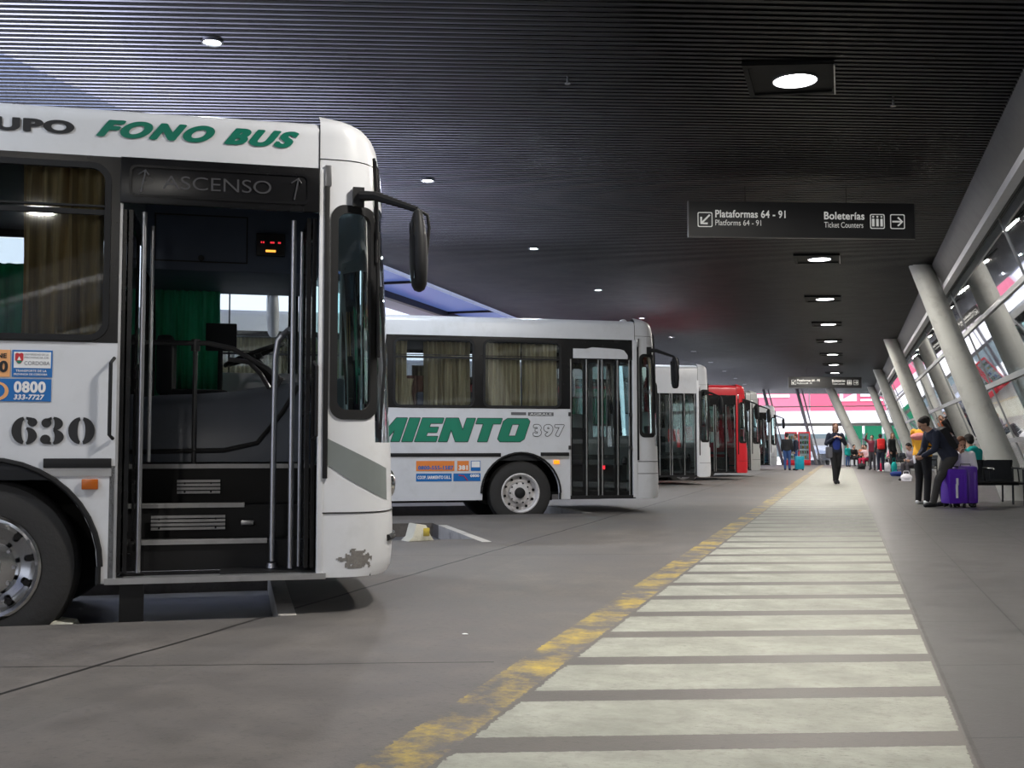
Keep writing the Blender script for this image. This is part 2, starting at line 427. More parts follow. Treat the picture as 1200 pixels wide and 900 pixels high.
        b = MB(); b.tube([S(phis(-.64, z), z, .02) for z in (2.35, 2.6, 2.8, 3.02)], .01, 6); b.tube([S(phis(-.66, z), z, .035) for z in (2.5, 2.7, 2.9, 3.0)], .006, 6)
        b.build('hanging_cable', rubber, root)
    # mirrors
    def mirror(y, x, sg, far_=False):
        m = MB()
        if not far_:
            m.box(-.235, -.165, -.03, .005, 2.68, 2.80); m.tube([(-.19, -.03, 2.745), (-.1, -.07, 2.74), (x-.03, y, 2.63)], [.034, .03, .018], 8)
            m.tube([(x-.03, y, 2.63), (x+.035, y, 2.60), (x+.045, y, 2.52), (x+.03, y, 2.35)], .011, 8)
        else:
            m.tube([(-.3, W, 2.70), (-.35, W+.2, 2.72), (x, y, 2.65), (x, y, 2.5)], .016, 8)
        a = m.build('mirror_arm', rubber, root)
        h = MB(); n = 14
        prof_ = [(z, w) for z, w in ((2.13, .03), (2.14, .07), (2.17, .10), (2.3, .12), (2.45, .115), (2.55, .09), (2.61, .06), (2.625, .03))]
        h.grid(lambda u, v: Vector((x-.015+.045*math.cos(u)*(prof_[int(v)][1]/.1) - .05*(prof_[int(v)][0]-2.2)*.6, y+prof_[int(v)][1]*math.sin(u), prof_[int(v)][0])), [2*PI*k/n for k in range(n+1)], list(range(len(prof_))))
        h.add([(x-.015, y-.02, 2.159), (x-.015, y+.02, 2.159), (x+.02, y, 2.159)], [(0, 1, 2)])
        hd = h.build('mirror_head', P.get('mirrorm', rubber) if not far_ else mat('pale_plastic', (.7, .7, .72), .4), a, sharp=1.2)
        g = MB(); g.grid(lambda u, v: Vector((x-.056-.03*(v-2.2), y+u*.08, v)), [-1, 0, 1], [2.2, 2.4, 2.56]); g.build('mirror_glass', mglass, hd)
    mirror(-.25, .16, 1); mirror(W+.28, -.62, 1, True)
    # underside, floor, linings
    b = MB(); b.box(-L+.1, -2.95, .2, W-.2, .36, .9); b.box(-2.95, -1.65, .55, W-.55, .36, .9); b.box(-1.65, -.1, 1.35, W-.1, .42, .9)
    b.box(-1.0, -.1, .06, W-.1, .40, .44)
    b.build('chassis', step_m, root)
    b = MB(); b.box(-L+.1, -1.62, .05, W-.05, 1.0, 1.06); b.box(-1.62, -.42, 1.0, W-.05, 1.0, 1.08); b.build('floor_deck', dark_in, root)
    for cx in (-2.3, rear_w):
        for y0, y1 in ((.04, .55), (W-.55, W-.04)):
            b = MB(); b.grid(lambda u, v: Vector((cx-.63*math.cos(u), v, .5+.63*math.sin(u))), [PI*k/16 for k in range(17)], [y0, y1])
            yy = y1 if y0 < 1 else y0; b.add([(cx-.63*math.cos(PI*k/16), yy, .5+.63*math.sin(PI*k/16)) for k in range(17)]+[(cx+.63, yy, .38), (cx-.63, yy, .38)], [tuple(range(19))])
            b.build('wheel_well', step_m, root)
        if hi > 0:
            a = MB(); a.tube([(cx-.63*math.cos(t), -.012, .5+.62*math.sin(t)) for t in [PI*k/20 for k in range(21)]], .016, 6); a.tube([(cx+.62, -.012, .5), (cx+.62, -.012, .40)], .016, 6); a.build('arch_trim', rubber, root)
    rm, hm = P.get('rim', (steel, steel))
    for cx in (-2.3, rear_w):
        wheel(root, cx, .03, .5, rm, hm, -1); wheel(root, cx, W-.03, .5, rm, hm, 1)
    # interior ceiling and far lining
    b = MB(); b.box(-L+.06, -.30, .06, W-.06, 2.90+dz*.6, 2.93+dz*.6)
    b.poly([(-L+.05, 1.0), (-.45, 1.0), (-.45, 1.55), (-1.55, 1.6), (-1.55, zb0), (-L+.05, zb0)], [], -.05, -.06, far)
    b.poly([(-2.9, 1.0), (dx0-.02, 1.0), (dx0-.02, zb0), (-2.9, zb0)], [], -.05, -.06, near)
    b.build('lining', dark_in, root)
    # seats
    ns = 5 if hi > 1 else 0
    for k in range(ns):
        for y0 in (.12, 1.45):
            x = -2.6-k*.8
            b = MB(); b.box(x-.45, x, y0, y0+.9, 1.36, 1.46); b.box(x-.5, x-.40, y0, y0+.9, 1.42, 2.05); b.box(x-.3, x-.2, y0+.4, y0+.5, 1.06, 1.38)
            b.build('passenger_seat', mat('seat_cloth', (.05, .06, .11), .9), root, bevel=.03)
    # rub rails
    if hi > 0:
        b = MB(); b.box(-L+.2, rear_w-.75, -.012, .0, 1.06, 1.115); b.box(rear_w+.6, -2.62, -.012, .0, 1.06, 1.115); b.box(-1.99, dx0-.02, -.014, .0, 1.07, 1.125); b.build('rub_rail', rubber, root, bevel=.004)
        b = MB(); b.box(-1.99, dx0-.02, -.006, .0, 1.02, 1.068); b.build('rail_backing', alu, root)
        b = MB(); b.box(-1.78, -1.69, -.022, 0, .945, 1.005); b.build('side_marker', P.get('marker', amber), root, bevel=.006)
    return root, dict(fm=fm, S=S, phis=phis, near=near, ss=ss, H=H, zb0=zb0, zb1=zb1, dz=dz, W=W)

def closed_door(root, x0, x1, z0, z1, n=4, white_strips=False):
    d = empty('door', (x0, 0, 0)); d.parent = root
    w = (x1-x0)/n
    for k in range(n):
        a, c = .008+k*w, (k+1)*w-.008
        b = MB(); b.ring(rrect(a, c, z0, z1, .02, 2), rrect(a+.035, c-.035, z0+.06, z1-.05, .03, 2), -.02, -.05, side())
        lf = b.build('door_leaf', black, d)
        g = MB(); g.poly(rrect(a+.03, c-.03, z0+.05, z1-.04, .03, 2), [], -.03, -.034, side()); g.build('pane', dglass, lf)
        s = MB(); s.box(a-.004, a+.012, .005, .03, z0, z1)
        if k % 2: s.box(c-.05, c-.035, .01, .03, z0, z1)
        s.build('edge_strip', alu, lf)
    return d

def front_stripe(root, I, m, za, zb, name='swoosh'):
    S, phis = I['S'], I['phis']; ss = [s for s in I['ss'] if -1 <= s <= -.45]
    b = MB()
    def fn(s, v):
        x = S(phis(s, 1.1), 1.1).x; u = (x+.44)/.44; top = za[0]+(za[1]-za[0])*u; bot = zb[0]+(zb[1]-zb[0])*u**.7
        z = bot+(top-bot)*v; return S(phis(s, z), z, .003)
    b.grid(fn, ss, [0, .5, 1]); return b.build(name, m, root, sharp=1)
# ================================================================= THE HALL
SK = .36                                   # skew of slats, stripes and frames against the hall axis
CE = 4.7
YN, YF = -45., 72.
VL, VR = -8.85, 1.75
# ---- floor material: concrete, joints, yellow line, zebra stripes, tiles
def floor_mat():
    m, nt, o = new_mat('terminal_floor')
    p = nt.nodes.new('ShaderNodeBsdfPrincipled'); nt.links.new(p.outputs[0], o.inputs[0])
    tc = nt.nodes.new('ShaderNodeTexCoord'); co = tc.outputs['Object']
    sp = nt.nodes.new('ShaderNodeSeparateXYZ'); nt.links.new(co, sp.inputs[0])
    X = Ex(nt, sp.outputs[0]); Y = Ex(nt, sp.outputs[1])
    big = noise(nt, co, .55, 5); mid = noise(nt, co, 3.2, 6, .65); fine = noise(nt, co, 26, 5, .7)
    c = mixc(nt, ((mid-.5)*1.6+.5).clamp(), (.070, .063, .057), (.200, .180, .163))
    c = mixc(nt, ((big-.5)*2.2+.3).clamp(), c, (.10, .095, .098))
    c = mixc(nt, ((fine-.53)*6).clamp()*.6, c, (.07, .067, .065))
    # right hand paving: darker tiles with joints
    right = X.gt(.38)
    t = mixc(nt, ((mid-.5)*1.5+.5).clamp(), (.050, .048, .047), (.105, .10, .098))
    t = mixc(nt, ((fine-.5)*4).clamp()*.6, t, (.05, .05, .05))
    ys = Y - X*SK
    j = (X/.9).fract().lt(.012) + (ys/1.35).fract().lt(.01)
    t = mixc(nt, j.clamp()*.8, t, (.02, .02, .02))
    c = mixc(nt, right, c, t)
    # joints of the big slabs on the left
    wob = (noise(nt, co, 1.1, 2)-.5)*.05
    j1 = (X+wob+3.33).abs().lt(.014)
    j2 = ((ys+wob)/5.6).fract().lt(.003)*X.lt(-1.6)
    wide = ((X+3.05+wob*3).abs().lt(.2))*.25
    c = mixc(nt, wide, c, (.09, .085, .08))
    c = mixc(nt, (j1+j2).clamp(), c, (.018, .016, .015))
    # yellow line, badly worn close by
    rag = (noise(nt, co, 30, 3)-.5)*.05
    wear = noise(nt, co, 2.3, 6, .75)
    yl = (X+rag+1.385).abs().lt(.11)*((wear-.45)*7).clamp()
    yf = (noise(nt, co, 9, 4)-.4)*4
    c = mixc(nt, (yl*(yf.clamp()*.5+.5)).clamp(), c, (.46, .33, .06))
    # zebra
    st = ((ys+rag*.5-4.16)/.777).fract()
    z = st.gt(0.)*st.lt(.735)*(X+rag).gt(-1.25)*(X+rag*.6).lt(.37)*Y.lt(60.)
    chip = 1.
    wearz = ((noise(nt, co, 55, 5, .8, stretch=(.35, 1.6, 1))-.57)*16).clamp()*((noise(nt, co, 1.7, 3)-.38)*5).clamp()
    zc = mixc(nt, ((mid-.5)*2+.5).clamp(), (.21, .215, .18), (.40, .405, .355))
    zc = mixc(nt, ((noise(nt, co, 14, 6, .75)-.50)*5).clamp()*.5, zc, (.20, .19, .16))
    band = (X+.44+rag*.2).abs().lt(.83)*(Y.lt(60.))
    c = mixc(nt, band*.4, c, (.10, .092, .080))
    c = mixc(nt, z-z*wearz*.8, c, zc)
    # edge line right of the zebra
    c = mixc(nt, (X+rag*.3-.395).abs().lt(.008)*.7, c, (.04, .035, .03))
    nt.links.new(c, p.inputs['Base Color'])
    r = (mid*.25+.46)+right*-.14+z*.16
    nt.links.new(r.k, p.inputs['Roughness'])
    b = nt.nodes.new('ShaderNodeBump'); b.inputs['Strength'].default_value = .25; b.inputs['Distance'].default_value = .01
    nt.links.new((fine*.5+noise(nt, co, 90, 3)*.5).k, b.inputs['Height']); nt.links.new(b.outputs[0], p.inputs['Normal']); p.inputs['Specular IOR Level'].default_value = .28
    return m
FM = floor_mat()
conc = mat('lane_concrete', (.095, .095, .105), .42, var=.3, scale=1.5, bump=.2, dirt=((.03, .03, .03), .6))
kerbp = mat('kerb_paint', (.45, .43, .40), .6, dirt=((.2, .18, .17), .9))
# bays: (x, y) of the front right corner of what stands (or would stand) in them, how far the pit runs
bays = [(-2.704, 6.361, .65), (-2.78, 11.95, 1.12), (-2.804, 17.611, 1.25), (-2.9, 22.9, 1.2), (-3.54, 31.30, 1.1), (-2.97, 36.69, 1.1), (-2.9, 41.41, 1.1), (-2.95, 48.0, 1.1), (-3.05, 54.42, 1.1), (-3.0, 60.5, 1.1), (-3., 66.2, 1.1)]
def BP(o, a, n, z=0.): return Vector((o[0]+FX*a-FY*n, o[1]+FY*a+FX*n, z))   # bus frame (forward, away) -> hall
ext = -21.
loop = [(14, -30), (14, YF+60)]
out2 = [(14, -30), (14, 130)]
pts = []
for o in reversed(bays):
    nf, nn = (3.2, .45) if o[1] == 11.95 else (2.72, -.03)
    pts += [BP(o, ext, nf), BP(o, -o[2], nf), BP(o, -o[2], nn), BP(o, ext, nn)]
first = BP(bays[0], ext, -.05)
comb = [(14, -30), (14, 72.), (-30, 72.), (pts[0].x, min(pts[0].y+8, 71))]+[(p.x, p.y) for p in pts]+[(first.x, -30)]
b = MB(); b.poly(comb, [], 0, -.18, lambda a, c, t: Vector((a, c, t)))
fl = struct(b.build('floor', [FM], sharp=.3))
b = MB(); b.add([(-13, -60, LANE), (60, -60, LANE), (60, 78, LANE), (-13, 78, LANE)], [(0, 1, 2, 3)]); b2 = MB(); b2.add([(-120, -60, LANE), (-13, -60, LANE), (-13, 78, LANE), (60, 78, LANE), (60, 260, LANE), (-120, 260, LANE)], [(0, 1, 2, 3), ]+[]); b2.f = [(0, 1, 2, 3, 4, 5)[:0] or (0, 1, 2, 5), (2, 3, 4, 5)]; struct(b2.build('outdoor_ground', mat('sunlit_paving', (.60, .60, .62), .8, var=.1, scale=.4))); ln = struct(b.build('lane_ground', conc))
# worn white edge paint on the end kerb of each pit
for i, o in enumerate(bays[:6]):
    b = MB(); a0 = -o[2]
    vs = [BP(o, a0, 0, .004), BP(o, a0+.10, 0, .004), BP(o, a0+.10, 2.7, .004), BP(o, a0, 2.7, .004)]
    b.add(vs+[v-Vector((0, 0, .003)) for v in vs], [(0, 1, 2, 3), (4, 5, 1, 0), (5, 6, 2, 1), (6, 7, 3, 2), (7, 4, 0, 3)])
    vs = [BP(o, a0-.006, 0, LANE+.01), BP(o, a0-.006, 2.7, LANE+.01), BP(o, a0-.006, 2.7, .003), BP(o, a0-.006, 0, .003)]; b.add(vs+[v+Vector((FX, FY, 0))*.005 for v in vs], [(0, 1, 2, 3), (7, 6, 5, 4), (0, 4, 5, 1), (2, 6, 7, 3)])
    k = struct(b.build('trim_%d' % (i+1), kerbp, sharp=.3))

# ---- ceiling: metal slats running across, dark void above
slat_m = mat('ceiling_slat', (.022, .022, .026), .42, 1., var=.35, scale=2.2, dirt=((.02, .018, .017), .5))
b = MB(); P_ = .118; y = YN; V0, V1 = VL, VR
while y < YF+3:
    w = .060; z0, z1 = CE, CE+.012
    yy = lambda v: y+SK*(v-V0)
    vs = [(V0, y, z0), (V1, yy(V1), z0), (V1, yy(V1)+w, z0), (V0, y+w, z0)]
    vs += [(v[0], v[1]+(.012 if k < 2 else -.012), z1) for k, v in enumerate(vs)]
    b.add(vs, [(3, 2, 1, 0), (0, 1, 5, 4), (2, 3, 7, 6), (1, 2, 6, 5), (3, 0, 4, 7)])
    y += P_
ceil = struct(b.build('ceiling', slat_m, sharp=.3))
# roof sheeting above the slats: colour and translucency graded to paint daylight fading inwards
m_, nt_, o_ = new_mat('daylight_fade_sheet')
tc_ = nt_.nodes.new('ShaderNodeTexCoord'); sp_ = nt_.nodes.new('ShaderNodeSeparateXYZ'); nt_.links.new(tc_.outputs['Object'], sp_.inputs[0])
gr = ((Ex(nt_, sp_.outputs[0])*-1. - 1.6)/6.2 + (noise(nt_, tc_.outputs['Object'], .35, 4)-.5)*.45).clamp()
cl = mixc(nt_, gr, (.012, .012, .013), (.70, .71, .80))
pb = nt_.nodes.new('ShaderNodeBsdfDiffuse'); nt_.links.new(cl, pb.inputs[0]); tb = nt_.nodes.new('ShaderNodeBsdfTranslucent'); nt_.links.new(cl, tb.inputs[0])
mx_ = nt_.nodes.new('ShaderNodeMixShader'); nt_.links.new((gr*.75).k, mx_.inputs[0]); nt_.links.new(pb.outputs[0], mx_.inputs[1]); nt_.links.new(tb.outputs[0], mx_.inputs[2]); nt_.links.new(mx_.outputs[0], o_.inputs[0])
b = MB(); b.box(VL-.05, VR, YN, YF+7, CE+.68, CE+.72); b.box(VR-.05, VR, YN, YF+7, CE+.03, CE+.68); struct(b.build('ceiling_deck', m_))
# left edge: white lip, strip of translucent roofing, beam, soffit
lip = mat('lip_and_glow_sheet', (.80, .84, .95), .4, sheer=.9)
b = MB(); b.box(VL-.07, VL-.04, YN, YF+4, CE-.06, CE+.68); struct(b.build('trim_11', lip))  # above the lip: added translucent sheet, glows into the void over the slats
m_, nt_, o_ = new_mat('skylight_sheet')
tr = nt_.nodes.new('ShaderNodeBsdfTranslucent'); tr.inputs[0].default_value = (.26, .32, .52, 1)
df = nt_.nodes.new('ShaderNodeBsdfPrincipled'); df.inputs['Base Color'].default_value = (.16, .18, .28, 1); df.inputs['Roughness'].default_value = .3
ax = nt_.nodes.new('ShaderNodeMixShader'); ax.inputs[0].default_value = .55
nt_.links.new(df.outputs[0], ax.inputs[1]); nt_.links.new(tr.outputs[0], ax.inputs[2]); nt_.links.new(ax.outputs[0], o_.inputs[0])
b = MB(); b.box(VL-1.65, VL-.08, YN, YF+4, CE+.1, CE+.12); sky_s = struct(b.build('skylight_strip', m_))
b = MB()
y = YN+1
while y < YF+4: b.box(VL-1.65, VL-.08, y, y+.06, CE+.04, CE+.1); y += 5.6
struct(b.build('trim_14', slat_m))
grey = mat('grey_steel_paint', (.22, .22, .24), .5, var=.1)
b = MB(); b.box(VL-1.80, VL-1.65, YN, YF+4, CE-.06, CE+.4); struct(b.build('trim_12', ink))
b = MB(); b.box(VL-2.7, VL-1.80, YN, YF+4, CE+.02, CE+.3); struct(b.build('trim_13', mat('soffit_grey', (.30, .29, .33), .6)))

# ---- right side: ceiling fascia, leaning columns, leaning glazing
GS = .38
gv = lambda z: 2.0+GS*(CE-z)
fas = mat('fascia_grey', (.07, .068, .065), .6, dirt=((.04, .04, .04), .6))
b = MB(); b.poly([(VR-.02, CE-.05), (VR-.02, CE+.6), (2.15, CE+.6), (2.15, CE-.42), (1.98, CE-.42)], [], YN, YF+5, lambda a, c, t: Vector((a, t, c)))
struct(b.build('trim_15', fas))
b = MB(); b.box(1.93, 2.05, YN, YF+5, CE-.52, CE-.40); struct(b.build('trim_16', mat('light_fascia', (.55, .55, .57), .5)))
colm = mat('column_paint', (.42, .42, .39), .55, var=.1, scale=1.5, dirt=((.24, .23, .21), .5))
def column(y, v0=3.22, v1=1.52, r0=.29, r1=.215, lab='', z1=CE+.02):
    b = MB(); n = 28; zs = [0, .04, 1.2, 2.4, 3.6, z1]
    b.grid(lambda u, z: Vector((v0+(v1-v0)*z/CE+(r0+(r1-r0)*z/CE)*1.05*math.cos(u), y+(r0+(r1-r0)*z/CE)*math.sin(u), z)), [2*PI*k/n for k in range(n+1)], zs)
    o = b.build('column', colm, sharp=1); tag(o, lab, 'column', 'leaning columns along the glazing')
    return o
labs = {8.4: 'grey leaning column closest to where the photo is taken, beyond the right frame edge', 23.75: 'thick grey leaning column beside the metal bench, nearest one in view',
        39.5: 'grey leaning column rising behind the couple, second nearest', 54.5: 'grey leaning column third along the glazing, above the black-clad woman', 69.6: 'grey leaning column farthest along the glazing, slimmest in view'}
for y, l in labs.items(): column(y, lab=l)
o = column(70.8, 1.15, -.85, .34, .27, 'grey leaning column standing alone in the far opening behind the walking woman')
strm = mat('dark_strut', (.16, .16, .18), .5)
for x, l in ((-2.85, 'slim dark leaning strut in the middle of the far opening'), (-4.9, 'slim dark leaning strut at the left end of the far opening')):
    b = MB(); b.cone((x, 71.6, CE), (x+1.15, 71.6, 0), .10, .10, 12); b.cone((x+.3, 71.6, CE), (x+1.42, 71.6, 0), .045, .045, 8)
    tag(b.build('strut', strm), l, 'strut')
# glazing bays
mull = mat('mullion_grey', (.20, .21, .21), .45, .3)
wglass = glass('facade_glass', (.50, .58, .58), .20, .95)
b = MB(); ys_ = [YN+k*1.55 for k in range(int((YF-YN)/1.55)+1)]
for k, y in enumerate(ys_):
    w = .022 if k % 5 else .05
    b.cone((gv(CE)+.03, y, CE), (gv(.1)+.03, y, .1), w, w, 6)
for z, w in ((3.42, .05), (2.30, .055), (1.18, .05), (.12, .07)):
    b.box(gv(z)-.03, gv(z)+.07, YN, YF, z-w, z+w)
struct(b.build('window_1', mull))
g = MB(); g.add([(gv(CE-.4), YN, CE-.4), (gv(CE-.4), YF, CE-.4), (gv(.12), YF, .12), (gv(.12), YN, .12)], [(0, 1, 2, 3)]); g.add([(gv(CE-.4)+.012, YN, CE-.4), (gv(CE-.4)+.012, YF, CE-.4), (gv(.12)+.012, YF, .12), (gv(.12)+.012, YN, .12)], [(3, 2, 1, 0)])
gl = g.build('glass_pane', wglass); gl.parent = bpy.data.objects['window_1']
# far opening: cross beam, low wall
b = MB(); b.box(-7.5, 5, 72.0, 72.25, 2.42, 2.62); b.box(-7.5, 5, 72.05, 72.2, 3.62, 3.68); struct(b.build('trim_17', mull))

# ---- ticket hall behind the glazing
cn = mat('concourse_grey', (.13, .13, .14), .6)
b = MB(); b.box(11.9, 12.1, YN, YF+5, LANE+.2, 6.2); struct(b.build('wall_right', cn))
b = MB(); b.box(2.2, 12, YN, YF+5, 6.2, 6.4); struct(b.build('ceiling_concourse', mat('concourse_ceiling', (.05, .07, .08), .5)))
random.seed(5)
cols = [('lit_white', (1, 1, 1), 4.), ('lit_red', (.9, .04, .08), .8), ('lit_cyan', (.45, .8, .9), 1.8), ('lit_pink', (1, .35, .45), 1.1), ('lit_green', (.1, .5, .3), .6)]
y = YN+2; k = 0
words = ['shopfront with a lit white panel', 'shopfront with a glowing red sign band', 'shopfront with a pale cyan lit window', 'shopfront with a pink light box', 'shopfront with a green lit counter sign']
seq = [0, 1, 3, 0, 2, 1, 0, 4, 3, 0, 1, 2, 0, 3, 1, 0, 2, 0, 1, 3, 0, 2]
y = 6.
while y < YF-3:
    w = random.uniform(2.0, 3.6); i = seq[k % len(seq)]; z0 = random.choice([.7, 1.2, 2.2]); z1 = z0+random.uniform(1.0, 2.0)
    e = empty('shopfront', (11.7, y+w/2, 0), 0, (words[i]+' in the ticket hall behind the glazing', 'shopfront', 'shopfronts in the ticket hall'))
    f = MB(); f.box(-.1, .1, -w/2, w/2, 0, z1+.1); f.build('cabinet', mull, e)
    g = MB(); g.box(-.14, -.1, -w/2+.06, w/2-.06, z0, z1); g.build('lit_face', emis(cols[i][0], cols[i][1], cols[i][2]), e)
    y += w+random.uniform(.3, 1.6); k += 1

# ================================================================= LIGHT
def area(name, loc, size, power, col=(1, 1, 1), rot=(0, 0, 0), shape='DISK', sy=None):
    l = bpy.data.lights.new(name, 'AREA'); l.shape = shape; l.size = size; l.energy = power; l.color = col
    if sy: l.size_y = sy
    o = bpy.data.objects.new(name, l); C.objects.link(o); o.location = loc; o.rotation_euler = rot; return o
lampw = emis('lamp_white', (1., 1., .98), 14)
lampb = emis('lamp_cold', (.85, .95, 1.), 60)
frame_m = mat('lamp_housing', (.005, .005, .005), .6, spec=.2)
ys = [-10.8, -5.3, 5.7, 11.25, 22.2, 28.2, 34.0, 39.4, 45, 50.5, 56, 61.5, 67]
for k, y in enumerate(ys):
    e = empty('recessed_lamp', (-.42, y, CE), 0, (['second round recessed lamp behind the photographer', 'first round recessed lamp behind the photographer', 'round recessed lamp just outside the top of the frame', 'largest round white ceiling lamp, nearest one in view', 'round white ceiling lamp just below the hanging sign', 'second round lamp beyond the hanging sign', 'third round lamp beyond the hanging sign', 'fourth round lamp beyond the hanging sign', 'fifth round lamp beyond the hanging sign', 'sixth round lamp beyond the hanging sign', 'seventh round lamp beyond the hanging sign', 'eighth round lamp beyond the hanging sign', 'farthest round lamp over the crossing'][k], 'ceiling lamp', 'recessed lamps above the crossing'))
    b = MB(); b.ring([(-.47, -.62), (.38, -.42), (.38, .48), (-.47, .38)], [(-.42, -.52), (.35, -.37), (.35, .43), (-.42, .33)], -.035, .10, lambda a, c, t: Vector((a, c, t))); b.build('housing_frame', frame_m, e)
    b = MB(); b.box(-.44, .37, -.45, .42, -.014, -.004); b.build('housing_back', frame_m, e)
    b = MB(); b.lathe([(.225, -.01), (.225, -.03), (.212, -.032), (.212, -.01)], (0, 0, 0), 'z', 32); b.build('reflector_ring', steel, e)
    b = MB(); b.lathe([(.001, -.024), (.212, -.022)], (0, 0, 0), 'z', 32); b.build('diffuser', lampw, e)
    if k in (2, 3, 4):
        b = MB(); b.box(.372, .386, -.42, .48, -.05, -.03); b.build('edge_lip', alu, e)
    area('lamp_glow', (-.42, y, CE-.06), .4, 230, (1, .95, .87))
ys = [-7.8, -2.3, 3.2, 8.7, 14.15, 19.6, 25.2, 31, 36.6, 42.2, 47.8, 53.4, 59, 64.6]
for k, y in enumerate(ys):
    e = empty('spot_downlight', (-5.46, y, CE), 0, ('small bright spot downlight over the buses, %s in the row' % ['second behind camera', 'first behind camera', 'first', 'second', 'third', 'fourth', 'fifth', 'sixth', 'seventh', 'eighth', 'ninth', 'tenth', 'eleventh', 'last'][k], 'ceiling lamp', 'spot downlights over the buses'))
    b = MB(); b.lathe([(.10, .03), (.10, -.012), (.082, -.014), (.075, .0)], (0, 0, 0), 'z', 24); b.build('bezel', steel, e)
    b = MB(); b.lathe([(.001, -.004), (.078, .0)], (0, 0, 0), 'z', 24); b.build('diffuser', lampb, e)
    area('spot_glow', (-5.46, y, CE-.03), .15, 70, (.85, .93, 1.))
# world: bright overcast
w = bpy.data.worlds.new('sky'); bpy.context.scene.world = w; w.use_nodes = True; nt = w.node_tree
bg = nt.nodes['Background']; tc = nt.nodes.new('ShaderNodeTexCoord'); sp = nt.nodes.new('ShaderNodeSeparateXYZ'); nt.links.new(tc.outputs['Generated'], sp.inputs[0])
n = noise(nt, tc.outputs['Generated'], 1.5, 3)
nt.links.new(mixc(nt, (Ex(nt, sp.outputs[2])+(n-.5)*.6).clamp(), (.80, .86, 1.0), (.55, .66, 1.0)), bg.inputs[0]); bg.inputs[1].default_value = WORLD
sn = bpy.data.lights.new('sun', 'SUN'); sn.energy = SUN; sn.angle = .02; sn.color = (1, .96, .9); so = bpy.data.objects.new('sun', sn); C.objects.link(so)
so.rotation_euler = Vector((-.55, .35, -.95)).to_track_quat('-Z', 'Y').to_euler()
cam = bpy.data.cameras.new('camera'); co = bpy.data.objects.new('camera', cam); C.objects.link(co)
cam.sensor_width = 36; cam.lens = 39; cam.clip_end = 500; co.location = (0, 0, 1.0)
co.rotation_euler = (PI/2+math.atan(76/1300), 0, math.atan(390/1300))
bpy.context.scene.camera = co
vs = bpy.context.scene.view_settings; vs.view_transform = 'Standard'; vs.look = 'None'; vs.exposure = EXPO; vs.gamma = 1; vs.use_curve_mapping = False

# ================================================================= BUSES
root, I = make_bus('bus', bays[0], 'white city bus marked 630 with its front door open, nearest bus', dict(door=(-1.60, -.437), rim=(chrome, steel)))
nr = side(0)
# --- lettering and stickers of bus 630
text('lettering', 'GRUPO', -2.60, -1.865, 3.025, 3.105, nr, ink, root, bold=.06, t=.006)
text('lettering', 'FONO BUS', -1.745, -.565, 3.022, 3.128, nr, green_t, root, bold=.075, shear=.5, t=.006, space=1.08)
fn_ = MB()
def arc(cx, cz, rx, rz, a0, a1, n=14): return [(cx+rx*math.cos(math.radians(a0+(a1-a0)*k/n)), cz+rz*math.sin(math.radians(a0+(a1-a0)*k/n))) for k in range(n+1)]
def cres(cx, cz, rx, rz, ix, iz, right):
    if right: return arc(cx, cz, rx, rz, -84, 84)+arc(cx, cz, ix, iz, 80, -80)
    return arc(cx, cz, rx, rz, 96, 264)+arc(cx, cz, ix, iz, 260, 100)
def st(p): fn_.poly(p, [], .003, .006, nr)
zc = 1.285; X0 = -1.785; st(cres(X0, zc, .069, .079, .018, .062, True)); st(cres(X0-.006, zc, .069, .079, .018, .062, False))
X3 = -1.945; st(cres(X3, zc+.040, .056, .040, .010, .030, True)); st(cres(X3, zc-.036, .062, .044, .012, .034, True)); st(arc(X3-.034, zc+.044, .027, .027, 0, 350)); st(arc(X3-.038, zc-.050, .028, .027, 0, 350))
st([(X3-.034, zc+.068), (X3-.006, zc+.079), (X3-.006, zc+.066), (X3-.02, zc+.05)]); st([(X3-.038, zc-.076), (X3-.006, zc-.080), (X3-.006, zc-.067), (X3-.02, zc-.055)])
X6 = -2.09; st(cres(X6-.006, zc, .069, .079, .016, .062, False)); st(cres(X6, zc-.030, .062, .050, .014, .038, True)); st(arc(X6+.036, zc+.048, .026, .025, 0, 350)); st([(X6+.002, zc+.079), (X6+.034, zc+.074), (X6+.02, zc+.05), (X6+.002, zc+.066)])
fn_.build('fleet_number', ink, root)
def sticker(name, x0, x1, z0, z1, m, t=.004, parent=None):
    b = MB(); b.box(x0, x1, -t, 0, z0, z1); return b.build(name, m, parent or root)
s = sticker('sticker', -2.172, -1.955, 1.592, 1.748, blue_s); sticker('white_field', -2.162, -1.963, 1.645, 1.738, paper, .005, s)
text('lettering', 'CORDOBA', -2.105, -1.968, 1.662, 1.684, nr, mat('grey_ink', (.25, .25, .27), .5), s, bold=.01, t=.006)
text('lettering', 'UNIVERSIDAD DE LA', -2.105, -1.975, 1.717, 1.729, nr, mat('grey_ink', (.25, .25, .27), .5), s, t=.006); text('lettering', 'PROVINCIA DE', -2.105, -1.975, 1.70, 1.711, nr, mat('grey_ink', (.25, .25, .27), .5), s, t=.006)
text('lettering', 'TRANSPORTE DE LA', -2.15, -1.985, 1.622, 1.635, nr, paper, s, t=.006, bold=.02); text('lettering', 'PROVINCIA DE CORDOBA', -2.16, -1.98, 1.602, 1.614, nr, paper, s, t=.006, bold=.02)
b = MB(); b.poly([(-2.155, 1.725), (-2.155, 1.69), (-2.143, 1.672), (-2.133, 1.668), (-2.123, 1.672), (-2.111, 1.69), (-2.111, 1.725), (-2.120, 1.732), (-2.133, 1.727), (-2.146, 1.732)], [], .005, .0065, nr); cr = b.build('crest', red_m, s)
b = MB(); b.poly([(-2.15, 1.686), (-2.142, 1.674), (-2.133, 1.669), (-2.124, 1.674), (-2.116, 1.686)], [], .0066, .0075, nr); b.build('crest_field', green_t2, cr)
